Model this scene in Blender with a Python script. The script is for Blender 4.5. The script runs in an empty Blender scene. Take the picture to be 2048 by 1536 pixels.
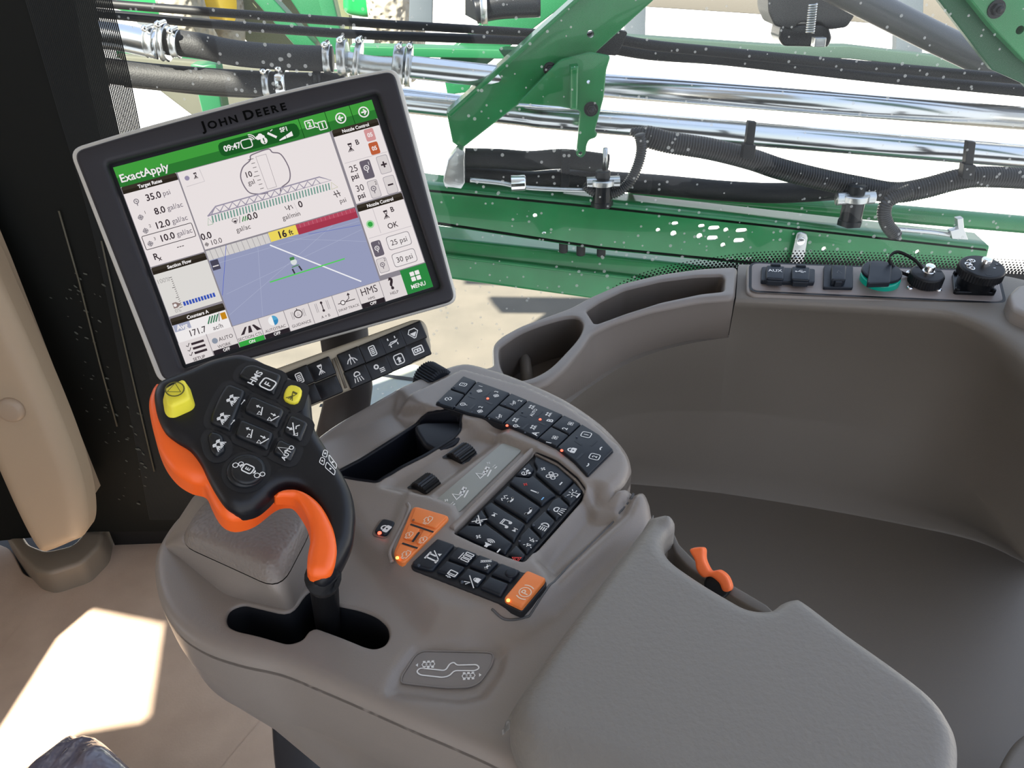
import bpy, math, random
import numpy as np
from mathutils import Vector
from mathutils.kdtree import KDTree
from mathutils.geometry import delaunay_2d_cdt
random.seed(7)
S = bpy.context.scene
COL = S.collection

# ------------------------------------------------------------------ camera
FPX = 1540.0
nad = np.array([94., -2449., -1540.]); nad /= np.linalg.norm(nad)
upc = -nad
Yc = np.array([0, 0, -1.]) - np.array([0, 0, -1.]).dot(upc) * upc; Yc /= np.linalg.norm(Yc)
Xc = np.cross(Yc, upc)
RW = np.array([Xc, Yc, upc])
CAM = np.array([0, 0, 1.12])
from mathutils import Matrix
cd = bpy.data.cameras.new('camera'); cam = bpy.data.objects.new('camera', cd); COL.objects.link(cam)
cd.sensor_width = 36; cd.lens = 36 * FPX / 2048; cd.clip_start = .01; cd.clip_end = 200
cam.matrix_world = Matrix.Translation(CAM.tolist()) @ Matrix(RW.tolist()).to_4x4()
S.camera = cam

# ------------------------------------------------------------------ light
SUN_DIR = np.array([-0.45, -0.60, 0.66]); SUN_DIR /= np.linalg.norm(SUN_DIR)   # towards the sun
w = bpy.data.worlds.new('sky'); S.world = w; w.use_nodes = True
nt = w.node_tree; bg = nt.nodes['Background']
tc = nt.nodes.new('ShaderNodeTexCoord'); sx = nt.nodes.new('ShaderNodeSeparateXYZ'); cr = nt.nodes.new('ShaderNodeValToRGB')
nt.links.new(tc.outputs['Generated'], sx.inputs[0]); nt.links.new(sx.outputs['Z'], cr.inputs[0]); nt.links.new(cr.outputs[0], bg.inputs[0])
cr.color_ramp.elements[0].position = 0.0; cr.color_ramp.elements[0].color = (.94, .955, 1.0, 1)
cr.color_ramp.elements[1].position = 0.6; cr.color_ramp.elements[1].color = (.62, .74, 1.0, 1)
bg.inputs[1].default_value = 1.6
sd = bpy.data.lights.new('sun', 'SUN'); sd.energy = 28.0; sd.angle = .014; sd.color = (1, .93, .82)
sun = bpy.data.objects.new('sun', sd); COL.objects.link(sun)
sun.rotation_euler = Vector(SUN_DIR.tolist()).to_track_quat('Z', 'Y').to_euler()
S.view_settings.view_transform = 'Standard'; S.view_settings.look = 'None'
S.view_settings.exposure = 0.0; S.view_settings.gamma = 1; S.view_settings.use_curve_mapping = False
S.cycles.max_bounces = 7; S.cycles.transparent_max_bounces = 12
S.cycles.sample_clamp_indirect = 4.0
S.cycles.use_denoising = True

# ------------------------------------------------------------------ geometry helpers
def ray(x, y): return RW @ np.array([(x - 1024) / FPX, -(y - 768) / FPX, -1.])
class Frame:
    def __init__(s, o, u, v=None, n=None):
        s.o = np.array(o, float); s.u = np.array(u, float) / np.linalg.norm(u)
        if n is not None:
            n = np.array(n, float) / np.linalg.norm(n); s.u = s.u - s.u.dot(n) * n; s.u /= np.linalg.norm(s.u); s.v = np.cross(n, s.u)
        else:
            v = np.array(v, float); v = v - v.dot(s.u) * s.u; s.v = v / np.linalg.norm(v)
        s.n = np.cross(s.u, s.v)
    def w(s, a, b, h=0.): return s.o + s.u * a + s.v * b + s.n * h
    def W(s, P, h=0.):
        P = np.asarray(P, float); h = np.broadcast_to(np.asarray(h, float), (len(P),))
        return s.o + P[:, :1] * s.u + P[:, 1:2] * s.v + h[:, None] * s.n
    def px(s, x, y, h=0.):
        d = ray(x, y); o = s.o + s.n * h
        p = CAM + d * ((o - CAM).dot(s.n) / d.dot(s.n)) - s.o
        return np.array([p.dot(s.u), p.dot(s.v)])
    def pxs(s, L, h=0.): return np.array([s.px(x, y, h) for x, y in L])
def PZ(x, y, z): d = ray(x, y); return CAM + d * (z - CAM[2]) / d[2]
def PY(x, y, Y): d = ray(x, y); return CAM + d * (Y - CAM[1]) / d[1]
def hor(z): return Frame((0, 0, z), (1, 0, 0), (0, 1, 0))
def ver(y): return Frame((0, y, 0), (1, 0, 0), (0, 0, 1))
def crop(ox, oy, width): return lambda *P: [(ox + x * width / 2048, oy + y * width / 2048) for x, y in P]

def area(P): x, y = P[:, 0], P[:, 1]; return .5 * np.sum(x * np.roll(y, -1) - np.roll(x, -1) * y)
def ccw(P): P = np.asarray(P, float); return P if area(P) > 0 else P[::-1].copy()
def rnd(P, r, n=6):
    P = np.asarray(P, float); N = len(P); out = []
    rr = r if hasattr(r, '__len__') else [r] * N
    for i in range(N):
        a, b, c = P[i - 1], P[i], P[(i + 1) % N]
        if rr[i] <= 0: out.append(b); continue
        la, lc = np.linalg.norm(a - b), np.linalg.norm(c - b)
        d = min(rr[i], la * .48, lc * .48)
        p, q = b + (a - b) / la * d, b + (c - b) / lc * d
        for k in range(n + 1):
            t = k / n; m = (1 - t) ** 2 * p + 2 * t * (1 - t) * b + t * t * q
            out.append(m)
    return np.array(out)
def spl(P, n=6, closed=True):
    P = np.asarray(P, float); N = len(P); out = []
    for i in range(N if closed else N - 1):
        if closed: a, b, c, d = P[i - 1], P[i], P[(i + 1) % N], P[(i + 2) % N]
        else: a, b, c, d = P[max(i - 1, 0)], P[i], P[i + 1], P[min(i + 2, N - 1)]
        for k in range(n):
            t = k / n
            out.append(.5 * (2 * b + (c - a) * t + (2 * a - 5 * b + 4 * c - d) * t * t + (3 * b - a - 3 * c + d) * t ** 3))
    if not closed: out.append(P[-1])
    return np.array(out)
def resamp(P, ds, closed=True):
    P = np.asarray(P, float); Q = np.vstack([P, P[:1]]) if closed else P
    out = []
    for a, b in zip(Q[:-1], Q[1:]):
        L = np.linalg.norm(b - a); n = max(1, int(round(L / ds)))
        if L < ds * .3 and len(out) and np.linalg.norm(a - out[-1]) < ds * .4: continue
        for k in range(n): out.append(a + (b - a) * k / n)
    if not closed: out.append(P[-1])
    return np.array(out)
def evenly(P, n, closed=False):
    P = np.asarray(P, float)
    if closed: P = np.vstack([P, P[:1]])
    s = np.r_[0, np.cumsum(np.linalg.norm(np.diff(P, axis=0), axis=1))]
    t = np.linspace(0, s[-1], n + 1 if closed else n)
    Q = np.stack([np.interp(t, s, P[:, k]) for k in range(P.shape[1])], 1)
    return Q[:-1] if closed else Q
def sdf(X, P):
    """distance to the outline P, positive inside"""
    X = np.asarray(X, float); out = np.empty(len(X))
    if len(P) > 60 and len(X) > 200:
        kd = KDTree(len(P))
        for i, p in enumerate(P): kd.insert((p[0], p[1], 0), i)
        kd.balance(); idx = np.array([kd.find((x[0], x[1], 0))[1] for x in X]); n = len(P); dd = np.full(len(X), 1e9)
        for j in (-2, -1, 0, 1):
            a = P[(idx + j) % n]; b = P[(idx + j + 1) % n]; D = b - a; t = np.clip(((X - a) * D).sum(1) / ((D ** 2).sum(1) + 1e-18), 0, 1)
            dd = np.minimum(dd, np.sqrt(((a + D * t[:, None] - X) ** 2).sum(1)))
        c = np.zeros(len(X), bool)
        for a, b in zip(P, np.roll(P, -1, 0)):
            if a[1] == b[1]: continue
            q = (X[:, 1] >= min(a[1], b[1])) & (X[:, 1] < max(a[1], b[1]))
            c[q] ^= X[q, 0] < a[0] + (X[q, 1] - a[1]) * (b[0] - a[0]) / (b[1] - a[1])
        return np.where(c, dd, -dd)
    A = P; B = np.roll(P, -1, axis=0); D = B - A; L = (D ** 2).sum(1) + 1e-18
    for i in range(0, len(X), 3000):
        x = X[i:i + 3000, None, :]
        t = np.clip(((x - A) * D).sum(2) / L, 0, 1)
        dd = np.sqrt((((A + t[..., None] * D) - x) ** 2).sum(2)).min(1)
        c = (A[:, 1] > x[..., 1]) != (B[:, 1] > x[..., 1])
        xi = A[:, 0] + (x[..., 1] - A[:, 1]) / np.where(abs(D[:, 1]) < 1e-12, 1e-12, D[:, 1]) * D[:, 0]
        ins = ((c & (x[..., 0] < xi)).sum(1) % 2) == 1
        out[i:i + 3000] = np.where(ins, dd, -dd)
    return out
def sstep(x): x = np.clip(x, 0, 1); return x * x * (3 - 2 * x)
def normals2(P):
    T = np.roll(P, -1, 0) - np.roll(P, 1, 0); T /= np.linalg.norm(T, axis=1)[:, None] + 1e-12
    return np.stack([-T[:, 1], T[:, 0]], 1)      # inward for ccw
def circ(cx, cy, r, n=24, ry=None): a = np.arange(n) / n * 2 * math.pi; return np.stack([cx + r * np.cos(a), cy + (ry or r) * np.sin(a)], 1)

class MB:
    def __init__(s): s.v = []; s.f = []; s.m = []; s.s = []; s.n = 0
    def add(s, V, F, m=0, smooth=True):
        V = np.asarray(V, float); s.v.append(V)
        for f in F: s.f.append(tuple(int(i) + s.n for i in f)); s.m.append(m); s.s.append(smooth)
        s.n += len(V)
def cdt(pts, loops):
    e = []
    for a, b in loops: e += [(i, i + 1 if i + 1 < b else a) for i in range(a, b)]
    r = delaunay_2d_cdt([Vector(p) for p in pts], e, [], 0, 1e-7)
    return np.array([tuple(q) for q in r[0]]), np.array([t for t in r[2] if len(t) == 3])
def pillow(mb, fr, P, top, base=0., R=0., m=0, holes=(), hfun=None, sp=None, K=4, Rh=0., hole_base=None, flare=0., ms=None, bottom=False, ds=None, hshift=(0, 0)):
    """solid with outline P: rounded upper edge of radius R, side walls down to base"""
    P = ccw(P); per_ = np.linalg.norm(np.roll(P, -1, 0) - P, axis=1).sum()
    ds = ds or sp or (max(R * .6, .0008, per_ / 900) if R > 0 else per_ / 200)
    P = resamp(P, ds); pts = [P]; loops = [(0, len(P))]; n = len(P)
    H = []
    for h in holes:
        h = resamp(ccw(h), ds); H.append(h); pts.append(h); loops.append((n, n + len(h))); n += len(h)
    def ds_(X):
        d = sdf(X, P); dh = np.full(len(X), 1e9)
        for h in H: dh = np.minimum(dh, -sdf(X, h))
        return d, dh
    cand = []
    if R > 0:
        N = normals2(P)
        for k in range(1, K + 1):
            r = R * (1 - math.cos(math.pi / 2 * k / K)); X = P + N * r
            d, dh = ds_(X); ok = (abs(d - r) < .06 * r + 1e-6) & (dh > Rh * 1.02 + 1e-5)
            cand.append(X[ok])
    if Rh > 0:
        for h in H:
            N = -normals2(h)
            for k in range(1, K + 1):
                r = Rh * (1 - math.cos(math.pi / 2 * k / K)); X = h + N * r
                d, dh = ds_(X); ok = (abs(dh - r) < .06 * r + 1e-6) & (d > R * 1.02 + 1e-5)
                cand.append(X[ok])
    if sp:
        lo, hi = P.min(0), P.max(0)
        gx, gy = np.meshgrid(np.arange(lo[0], hi[0], sp), np.arange(lo[1], hi[1], sp))
        gx[::2] += sp * .5
        X = np.stack([gx.ravel(), gy.ravel()], 1); d, dh = ds_(X)
        cand.append(X[(d > R * 1.02 + sp * .45) & (dh > Rh * 1.02 + sp * .45)])
    allp = np.vstack(pts + cand)
    V, T = cdt(allp, loops)
    cen = V[T].mean(1); d, dh = ds_(cen); T = T[(d > 0) & (dh > 0)]
    d, dh = ds_(V)
    h = np.full(len(V), float(top))
    if hfun is not None: h = h + hfun(V)
    if R > 0: q = np.clip(R - d, 0, R); h = h - R + np.sqrt(np.maximum(R * R - q * q, 0))
    if Rh > 0: q = np.clip(Rh - dh, 0, Rh); h = h - Rh + np.sqrt(np.maximum(Rh * Rh - q * q, 0))
    a2 = V[T]; s_ = np.cross(a2[:, 1] - a2[:, 0], a2[:, 2] - a2[:, 0]); T[s_ < 0] = T[s_ < 0][:, ::-1]
    mb.add(fr.W(V, h), T, m)
    def hh(L):
        x = np.full(len(L), float(top)) + (hfun(L) if hfun is not None else 0); return x
    for k, L in enumerate([P] + H):
        r_ = R if k == 0 else Rh; bz = base if k == 0 or hole_base is None else hole_base
        nn = len(L); t_ = fr.W(L, hh(L) - r_); L2 = L - normals2(L) * flare if k == 0 else L + np.array(hshift)
        b_ = fr.W(L2, bz)
        F = [(i, i + nn, (i + 1) % nn + nn, (i + 1) % nn) for i in range(nn)]
        if k: F = [f[::-1] for f in F]
        mb.add(np.vstack([t_, b_]), F, m if ms is None or k == 0 else ms, True)
    if bottom:
        mb.add(fr.W(V, base), [t[::-1] for t in T], m, False)
def loft(mb, rings, m=0, closed=True, cap0=False, cap1=False, flip=False):
    n = len(rings[0]); V = np.vstack(rings); F = []
    for k in range(len(rings) - 1):
        for i in range(n if closed else n - 1):
            j = (i + 1) % n; f = (k * n + i, k * n + j, (k + 1) * n + j, (k + 1) * n + i); F.append(f[::-1] if flip else f)
    if cap0: F.append(tuple(range(n))[::-1] if not flip else tuple(range(n)))
    if cap1: F.append(tuple(range((len(rings) - 1) * n, len(rings) * n)) if not flip else tuple(range((len(rings) - 1) * n, len(rings) * n))[::-1])
    mb.add(V, F, m)
def tube(mb, path, r, m=0, n=14, caps=True, ref=None):
    path = np.asarray(path, float); N = len(path); rr = r if hasattr(r, '__len__') else [r] * N
    T = np.gradient(path, axis=0); T /= np.linalg.norm(T, axis=1)[:, None]
    a = np.array(ref if ref is not None else ((0, 0, 1.) if abs(T[0][2]) < .9 else (1., 0, 0))); rings = []
    for i in range(N):
        x = a - a.dot(T[i]) * T[i]; x /= np.linalg.norm(x); y = np.cross(T[i], x); a = x
        q = np.arange(n) / n * 2 * math.pi
        rings.append(path[i] + rr[i] * (np.cos(q)[:, None] * x + np.sin(q)[:, None] * y))
    loft(mb, rings, m, True, caps, caps)
def cyl(mb, a, b, r, m=0, n=24, r2=None, bev=0.):
    a, b = np.array(a, float), np.array(b, float); L = np.linalg.norm(b - a); d = (b - a) / L; r2 = r if r2 is None else r2
    if bev: tube(mb, [a, a + d * 1e-5, b - d * bev, b - d * bev * .3, b], [r, r, r2, r2 - bev * .3, r2 - bev], m, n)
    else: tube(mb, [a, a + d * 1e-5, b - d * 1e-5, b], [r, r, r2, r2], m, n)
def box(mb, fr, c, sz, h0, h1, m=0, R=0.):
    a, b = sz[0] / 2, sz[1] / 2
    pillow(mb, fr, [(c[0] - a, c[1] - b), (c[0] + a, c[1] - b), (c[0] + a, c[1] + b), (c[0] - a, c[1] + b)], h1, h0, R, m, bottom=True)
def flat(mb, fr, P, h, m=0):
    """flat polygon on a surface"""
    P = ccw(P); e = np.roll(P, -1, 0) - P; e2 = np.roll(e, -1, 0)
    if len(P) <= 24 and np.all(e[:, 0] * e2[:, 1] - e[:, 1] * e2[:, 0] >= -1e-12): mb.add(fr.W(P, h), [tuple(range(len(P)))], m, False); return
    V, T = cdt(P, [(0, len(P))]); c = V[T].mean(1); T = T[sdf(c, P) > 0]
    a2 = V[T]; s_ = np.cross(a2[:, 1] - a2[:, 0], a2[:, 2] - a2[:, 0]); T[s_ < 0] = T[s_ < 0][:, ::-1]
    mb.add(fr.W(V, h), T, m, False)
def ribbon(mb, fr, L, wd, h, m=0, closed=False):
    L = np.asarray(L, float); L = np.vstack([L, L[:1]]) if closed else L
    N = len(L); T = np.gradient(L, axis=0) if N > 2 else np.array([L[1] - L[0]] * 2)
    if closed: T[0] = T[-1] = (L[1] - L[0]) / np.linalg.norm(L[1] - L[0]) + (L[-1] - L[-2]) / np.linalg.norm(L[-1] - L[-2])
    if N > 2:
        D = np.diff(L, axis=0); D /= np.linalg.norm(D, axis=1)[:, None] + 1e-12
        for i in range(1, N - 1): T[i] = D[i - 1] + D[i]
    T = T / (np.linalg.norm(T, axis=1)[:, None] + 1e-12); Nn = np.stack([-T[:, 1], T[:, 0]], 1)
    a, b = fr.W(L + Nn * wd / 2, h), fr.W(L - Nn * wd / 2, h)
    mb.add(np.vstack([a, b]), [(i + N, i + N + 1, i + 1, i) for i in range(N - 1)], m, False)
_tc = {}
def glyphs(s, bold=0.):
    k = (s, bold)
    if k not in _tc:
        c = bpy.data.curves.new('t', 'FONT'); c.body = s; c.offset = bold; c.resolution_u = 3
        o = bpy.data.objects.new('t', c); COL.objects.link(o)
        dg = bpy.context.evaluated_depsgraph_get(); me = o.evaluated_get(dg).to_mesh()
        V = np.array([v.co[:2] for v in me.vertices]).reshape(-1, 2); F = [tuple(p.vertices) for p in me.polygons]
        if F:
            f0 = F[0]; a = area(V[list(f0)])
            if a < 0: F = [f[::-1] for f in F]
        bpy.data.objects.remove(o); bpy.data.curves.remove(c); _tc[k] = (V, F)
    return _tc[k]
def text(mb, fr, s, at, size, h, m=0, u=(1, 0), v=(0, 1), al='c', bold=0.012, vc=True, sx=1.):
    V, F = glyphs(s, bold)
    if not len(V): return
    V = V.copy(); x0, x1 = V[:, 0].min(), V[:, 0].max()
    V[:, 0] -= {'c': (x0 + x1) / 2, 'l': x0, 'r': x1}[al]; V[:, 1] -= .34 if vc else 0
    V *= size * 1.38; V[:, 0] *= sx
    u, v = np.array(u), np.array(v)
    mb.add(fr.W(np.array(at) + V[:, :1] * u + V[:, 1:] * v, h), F, m, False)

# ------------------------------------------------------------------ icons, in a box of -1..1
def arc(cx, cy, r, a0, a1, n=10): a = np.radians(np.linspace(a0, a1, n)); return list(zip(cx + r * np.cos(a), cy + r * np.sin(a)))
def _rr(x0, y0, x1, y1, r): return [tuple(p) for p in rnd([(x0, y0), (x1, y0), (x1, y1), (x0, y1)], r, 3)]
def spray(x, y, s): return [('l', [(x, y), (x + s * dx, y - s)], .13) for dx in (-.8, -.35, .1, .55)]
ICONS = {
 'lock': [('p', _rr(-.75, -.8, .75, .15, .25)), ('l', arc(0, .2, .45, 0, 180), .22), ('n', circ(0, -.3, .17, 8))],
 'page': [('o', _rr(-.6, -.8, .6, .8, .3), .2), ('l', [(-.2, -.3), (.25, -.3), (.25, .3), (-.2, .3)], .14)],
 'swirl': [('l', arc(-.1, .1, .6, 30, 200), .22), ('l', arc(.1, -.1, .6, 210, 380), .22), ('l', [(-.3, -.2), (.3, .2)], .25)],
 'target': [('o', circ(-.2, -.1, .55, 14), .13), ('l', [(-.95, -.1), (.55, -.1)], .1), ('l', [(-.2, -.85), (-.2, .7)], .1), ('o', circ(-.2, -.1, .28, 8), .12)],
 'gauge': [('o', circ(0, .2, .55, 14), .17), ('l', [(0, -.35), (0, -.95)], .17), ('l', [(-.15, .4), (.2, 0)], .2)],
 'boom': [('o', [(-.9, -.2), (-.5, .6), (-.2, -.2)], .16), ('l', [(-.2, 0), (.9, .35)], .14), ('l', [(-.2, -.25), (.9, .1)], .14), ('l', [(-.2, 0), (.1, -.15), (.35, .2), (.6, 0), (.9, .3)], .1), ('l', [(-.3, -.6), (.7, -.3)], .12)],
 'nozzle': [('p', [(-.5, .9), (.3, .9), (.3, .65), (-.5, .65)]), ('o', [(-.4, .6), (.25, .6), (.05, .15), (-.2, .15)], .15)] + spray(-.1, .05, .8),
 'nozzle2': [('o', circ(-.45, .55, .2, 8), .14), ('o', circ(.35, .55, .2, 8), .14), ('l', [(-.8, .55), (.75, .55)], .14)] + spray(-.45, .25, .75) + spray(.35, .25, .75),
 'fan': [('o', [tuple(p) for p in circ(dx * .42, dy * .42, .34, 10)], .14) for dx, dy in ((1, 1), (-1, 1), (1, -1), (-1, -1))] + [('p', circ(0, 0, .16, 8))],
 'plus': [('p', [(-.7, -.2), (.7, -.2), (.7, .2), (-.7, .2)]), ('p', [(-.2, -.7), (.2, -.7), (.2, .7), (-.2, .7)])],
 'minus': [('p', [(-.7, -.2), (.7, -.2), (.7, .2), (-.7, .2)])],
 'therm': [('p', _rr(-.16, -.9, .16, .9, .15)), ('p', circ(0, -.8, .25, 8))],
 'beacon': [('o', [(-.35, -.7), (-.3, .3), (.3, .3), (.35, -.7)], .16), ('l', [(-.6, -.8), (.6, -.8)], .18), ('l', [(-.5, .5), (-.9, .8)], .13), ('l', [(.5, .5), (.9, .8)], .13), ('l', [(0, .55), (0, .95)], .13), ('l', [(-.55, 0), (-.95, 0)], .13), ('l', [(.55, 0), (.95, 0)], .13)],
 'worklight': [('o', arc(0, .35, .5, -20, 200), .18), ('l', [(-.45, .1), (-.15, .1)], .16), ('l', [(-.6, -.1), (-.8, -.9)], .13), ('l', [(-.2, -.1), (-.25, -.9)], .13), ('l', [(.15, -.1), (.25, -.9)], .13), ('l', [(.5, -.1), (.75, -.9)], .13)],
 'headlight': [('o', arc(.1, 0, .62, -90, 90), .18)] + [('l', [(-.15, y), (-.95, y)], .15) for y in (-.55, -.2, .15, .5)],
 'parking': [('o', arc(-.4, 0, .35, 90, 270), .15), ('o', arc(.4, 0, .35, -90, 90), .15), ('l', [(-.85, .1), (-1.1, .1)], .12), ('l', [(.85, .1), (1.1, .1)], .12), ('l', [(-.8, .5), (-1, .8)], .12), ('l', [(.8, .5), (1, .8)], .12), ('l', [(-.8, -.5), (-1, -.8)], .12), ('l', [(.8, -.5), (1, -.8)], .12)],
 'hazard': [('o', [(-.8, -.6), (.8, -.6), (0, .8)], .2), ('o', [(-.4, -.35), (.4, -.35), (0, .35)], .16)],
 'phone': [('l', arc(0, .55, .95, 215, 325), .3), ('p', circ(-.65, -.1, .24, 8)), ('p', circ(.65, -.1, .24, 8))],
 'voice': [('l', arc(0, .05, .75, 215, 325), .26), ('p', circ(-.5, -.45, .2, 8)), ('p', circ(.5, -.45, .2, 8)), ('l', [(-.8, .5), (-.45, .9), (-.1, .45), (.25, .9), (.6, .5)], .15), ('p', [(-.25, .2), (.2, .2), (0, -.1)])],
 'music': [('l', [(-.4, -.5), (-.4, .7), (.6, .7), (.6, -.5)], .18), ('p', circ(-.6, -.55, .28, 8)), ('p', circ(.4, -.55, .28, 8)), ('l', [(-.4, .45), (.6, .45)], .14)],
 'next': [('p', [(-.6, -.6), (.4, 0), (-.6, .6)]), ('p', [(.4, -.6), (.6, -.6), (.6, .6), (.4, .6)])],
 'speaker': [('p', [(-.8, -.25), (-.4, -.25), (0, -.6), (0, .6), (-.4, .25), (-.8, .25)])] + [('l', arc(0, 0, r, -50, 50), .12) for r in (.35, .6, .85)],
 'mute': [('o', [(-.7, -.25), (-.4, -.25), (.1, -.6), (.1, .6), (-.4, .25), (-.7, .25)], .16), ('l', [(-.9, -.9), (.9, .9)], .16), ('l', [(-.9, .9), (.9, -.9)], .16)],
 'seat': [('p', [(.2, -.1), (.7, -.3), (.9, .1), (.4, .3)]), ('p', [(-.1, -.7), (.3, -.9), (.5, -.5), (.1, -.3)]), ('o', arc(-.3, .1, .45, 0, 360), .15), ('l', [(-.6, -.1), (0, .3)], .12), ('p', [(.5, .5), (.9, .5), (.9, .8), (.5, .8)])],
 'engine': [('o', [(-.7, -.5), (-.7, .3), (-.4, .3), (-.3, .6), (.3, .6), (.4, .3), (.8, .3), (.8, -.3), (.4, -.5)], .15), ('l', [(-.95, -.3), (-.95, .3)], .15), ('l', [(-.2, -.2), (.3, .2)], .2)],
 'park': [('o', circ(0, 0, .62, 18), .1), ('l', arc(0, 0, .95, 145, 215), .12), ('l', arc(0, 0, .95, -35, 35), .12), ('t', 'P', (0, 0), .8)],
 'boxes': [('o', _rr(-.2, -.8, .2, .5, .08), .14), ('o', _rr(.45, -.8, .85, .5, .08), .14), ('o', _rr(-.85, -.8, -.45, .5, .08), .14), ('l', [(-.9, .85), (.5, .85)], .14)],
 'box1': [('o', _rr(-.3, -.8, .6, .5, .1), .16), ('l', [(0, -.7), (0, .4)], .12), ('l', [(-.9, .0), (-.5, .0)], .2), ('l', [(-.7, -.4), (-.7, .5)], .14)],
 'axle': [('l', [(-.6, .8), (-.6, -.8)], .2), ('l', [(.1, .8), (.1, -.2)], .2), ('l', [(-.9, .8), (.4, .8)], .22), ('l', [(-.9, -.8), (-.3, -.8)], .22), ('l', [(-.2, -.8), (.8, .6)], .12), ('p', [(.3, -.6), (.8, -.6), (.55, -.1)])],
 'ladder': [('l', [(-.1, .9), (.8, -.4)], .12), ('l', [(.15, 1.), (1., -.25)], .12)] + [('l', [(-.1 + .9 * t, .9 - 1.3 * t), (.12 + .88 * t, 1 - 1.25 * t)], .08) for t in (.15, .35, .55, .75)] + [('l', [(-.8, -.4), (.2, -.4)], .25), ('p', [(-.9, -.4), (-.55, -.05), (-.55, -.75)]), ('p', [(.3, -.4), (-.05, -.05), (-.05, -.75)])],
 'foldlock': [('l', [(-.9, -.9), (.7, .9)], .12), ('p', [(.1, -.9), (.9, -.9), (.9, -.3), (.1, -.3)]), ('o', arc(.5, -.25, .25, 0, 180), .12), ('l', [(-.9, .5), (-.3, .1), (-.6, .9)], .14)],
 'one': [('o', _rr(-.75, -.85, .75, .85, .4), .15), ('t', '1', (0, 0), .85)],
 'two': [('o', _rr(-.75, -.85, .75, .85, .4), .15), ('t', '2', (0, 0), .85)],
 'ret': [('p', arc(0, 0, .9, 40, 140, 8) + arc(0, -.15, .75, 130, 50, 8))],
 'rem': [('p', arc(0, 0, .9, 220, 320, 8) + arc(0, .15, .75, 310, 230, 8))],
 'F': [('o', _rr(-.75, -.85, .75, .85, .4), .16), ('t', 'F', (0, 0), .85)],
 'E': [('o', _rr(-.6, -.75, .6, .75, .35), .16), ('t', 'E', (0, 0), .7), ('p', [(-.35, .95), (.35, .95), (.15, 1.2), (-.15, 1.2)]), ('p', [(-.35, -.95), (.35, -.95), (.15, -1.2), (-.15, -1.2)])],
 'tank': [('o', [(-.9, .2), (-.5, .8), (.5, .8), (.9, .2), (.15, -.8), (-.15, -.8)], .15), ('p', [(-.6, .15), (.6, .15), (.1, -.55), (-.1, -.55)])],
 'truss': [('o', [(-.9, -.3), (-.4, .05), (.4, .05), (.9, .2), (.6, -.1), (-.6, -.3)], .14), ('l', [(-.7, .5), (-.7, .9)], .18), ('l', [(.6, .5), (.6, .9)], .18), ('l', [(-.6, -.4), (-.6, -.8)], .16), ('l', [(.7, -.3), (.7, -.7)], .16)],
 'list': [('o', _rr(-.5, -.85, .5, .8, .2), .15)] + [('l', [(-.3, y), (.3, y)], .16) for y in (.4, .1, -.2, -.5)],
 'tree': [('l', [(0, .9), (0, .3)], .15), ('l', [(-.9, -.6), (-.6, -.1), (0, .3), (.6, -.1), (.9, -.6)], .14), ('l', [(-.35, -.9), (-.25, -.2), (0, .3)], .12), ('l', [(.35, -.9), (.25, -.2), (0, .3)], .12)],
 'grid': [('o', _rr(-.9, -.6, .9, .6, .12), .18), ('o', _rr(-.6, -.25, -.15, .25, .05), .16), ('o', _rr(.0, -.25, .35, .25, .05), .16), ('l', [(.5, .3), (.5, -.3)], .16)],
 'guide': [('o', _rr(-.8, -.85, .8, .85, .4), .16), ('p', [(-.5, .0), (.5, .0), (0, .45)]), ('p', [(-.25, -.6), (.25, -.6), (.2, 0), (-.2, 0)])],
 'gear': [('o', circ(-.35, .35, .35, 8), .22), ('l', [(0, -.2), (.9, -.2)], .14), ('l', [(0, -.5), (.9, -.5)], .14), ('l', [(0, -.8), (.9, -.8)], .14)],
 'usb': [('l', [(-.9, 0), (.8, 0)], .12), ('p', circ(-.8, 0, .2, 8)), ('l', [(-.4, 0), (0, .4), (.4, .4)], .11), ('l', [(-.1, 0), (.2, -.35), (.5, -.35)], .11), ('p', [(.7, -.2), (1, 0), (.7, .2)])],
 'triO': [('o', circ(0, 0, .85, 20), .12), ('o', [(-.6, .4), (.6, .4), (0, -.65)], .12)],
 'up': [('l', [(-.7, -.5), (.7, .1)], .14), ('o', [(-.8, .1), (-.2, .1), (-.5, -.5)], .14), ('l', [(.5, .3), (.5, .9)], .14), ('p', [(.2, .7), (.8, .7), (.5, 1.1)])],
 'down': [('l', [(-.7, .1), (.7, -.5)], .14), ('o', [(-.8, .6), (-.2, .6), (-.5, 0)], .14), ('l', [(.5, .8), (.5, .2)], .14), ('p', [(.2, .3), (.8, .3), (.5, -.1)])],
 'cross': [('l', [(-.8, -.6), (.8, .6)], .14), ('l', [(-.2, .9), (-.2, .3)], .14), ('p', [(-.5, .4), (.1, .4), (-.2, 0)]), ('l', [(.1, -.3), (.5, -.1), (.9, -.4)], .14), ('o', [(-.9, -.5), (-.3, -.8), (-.7, -1)], .14)],
 'arrow': [('o', [(0, .9), (.75, -.8), (0, -.4), (-.75, -.8)], .16)],
 'arrowr': [('l', [(-.8, -.8), (.8, -.8)], .14), ('p', [(.5, -1.1), (1, -.8), (.5, -.5)])],
 'cloud': [('p', circ(-.35, -.1, .42, 10)), ('p', circ(.15, .12, .5, 10)), ('p', [(-.4, -.5), (.7, -.5), (.7, 0), (-.4, 0)]), ('p', circ(.6, -.15, .35, 10))],
}
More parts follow.
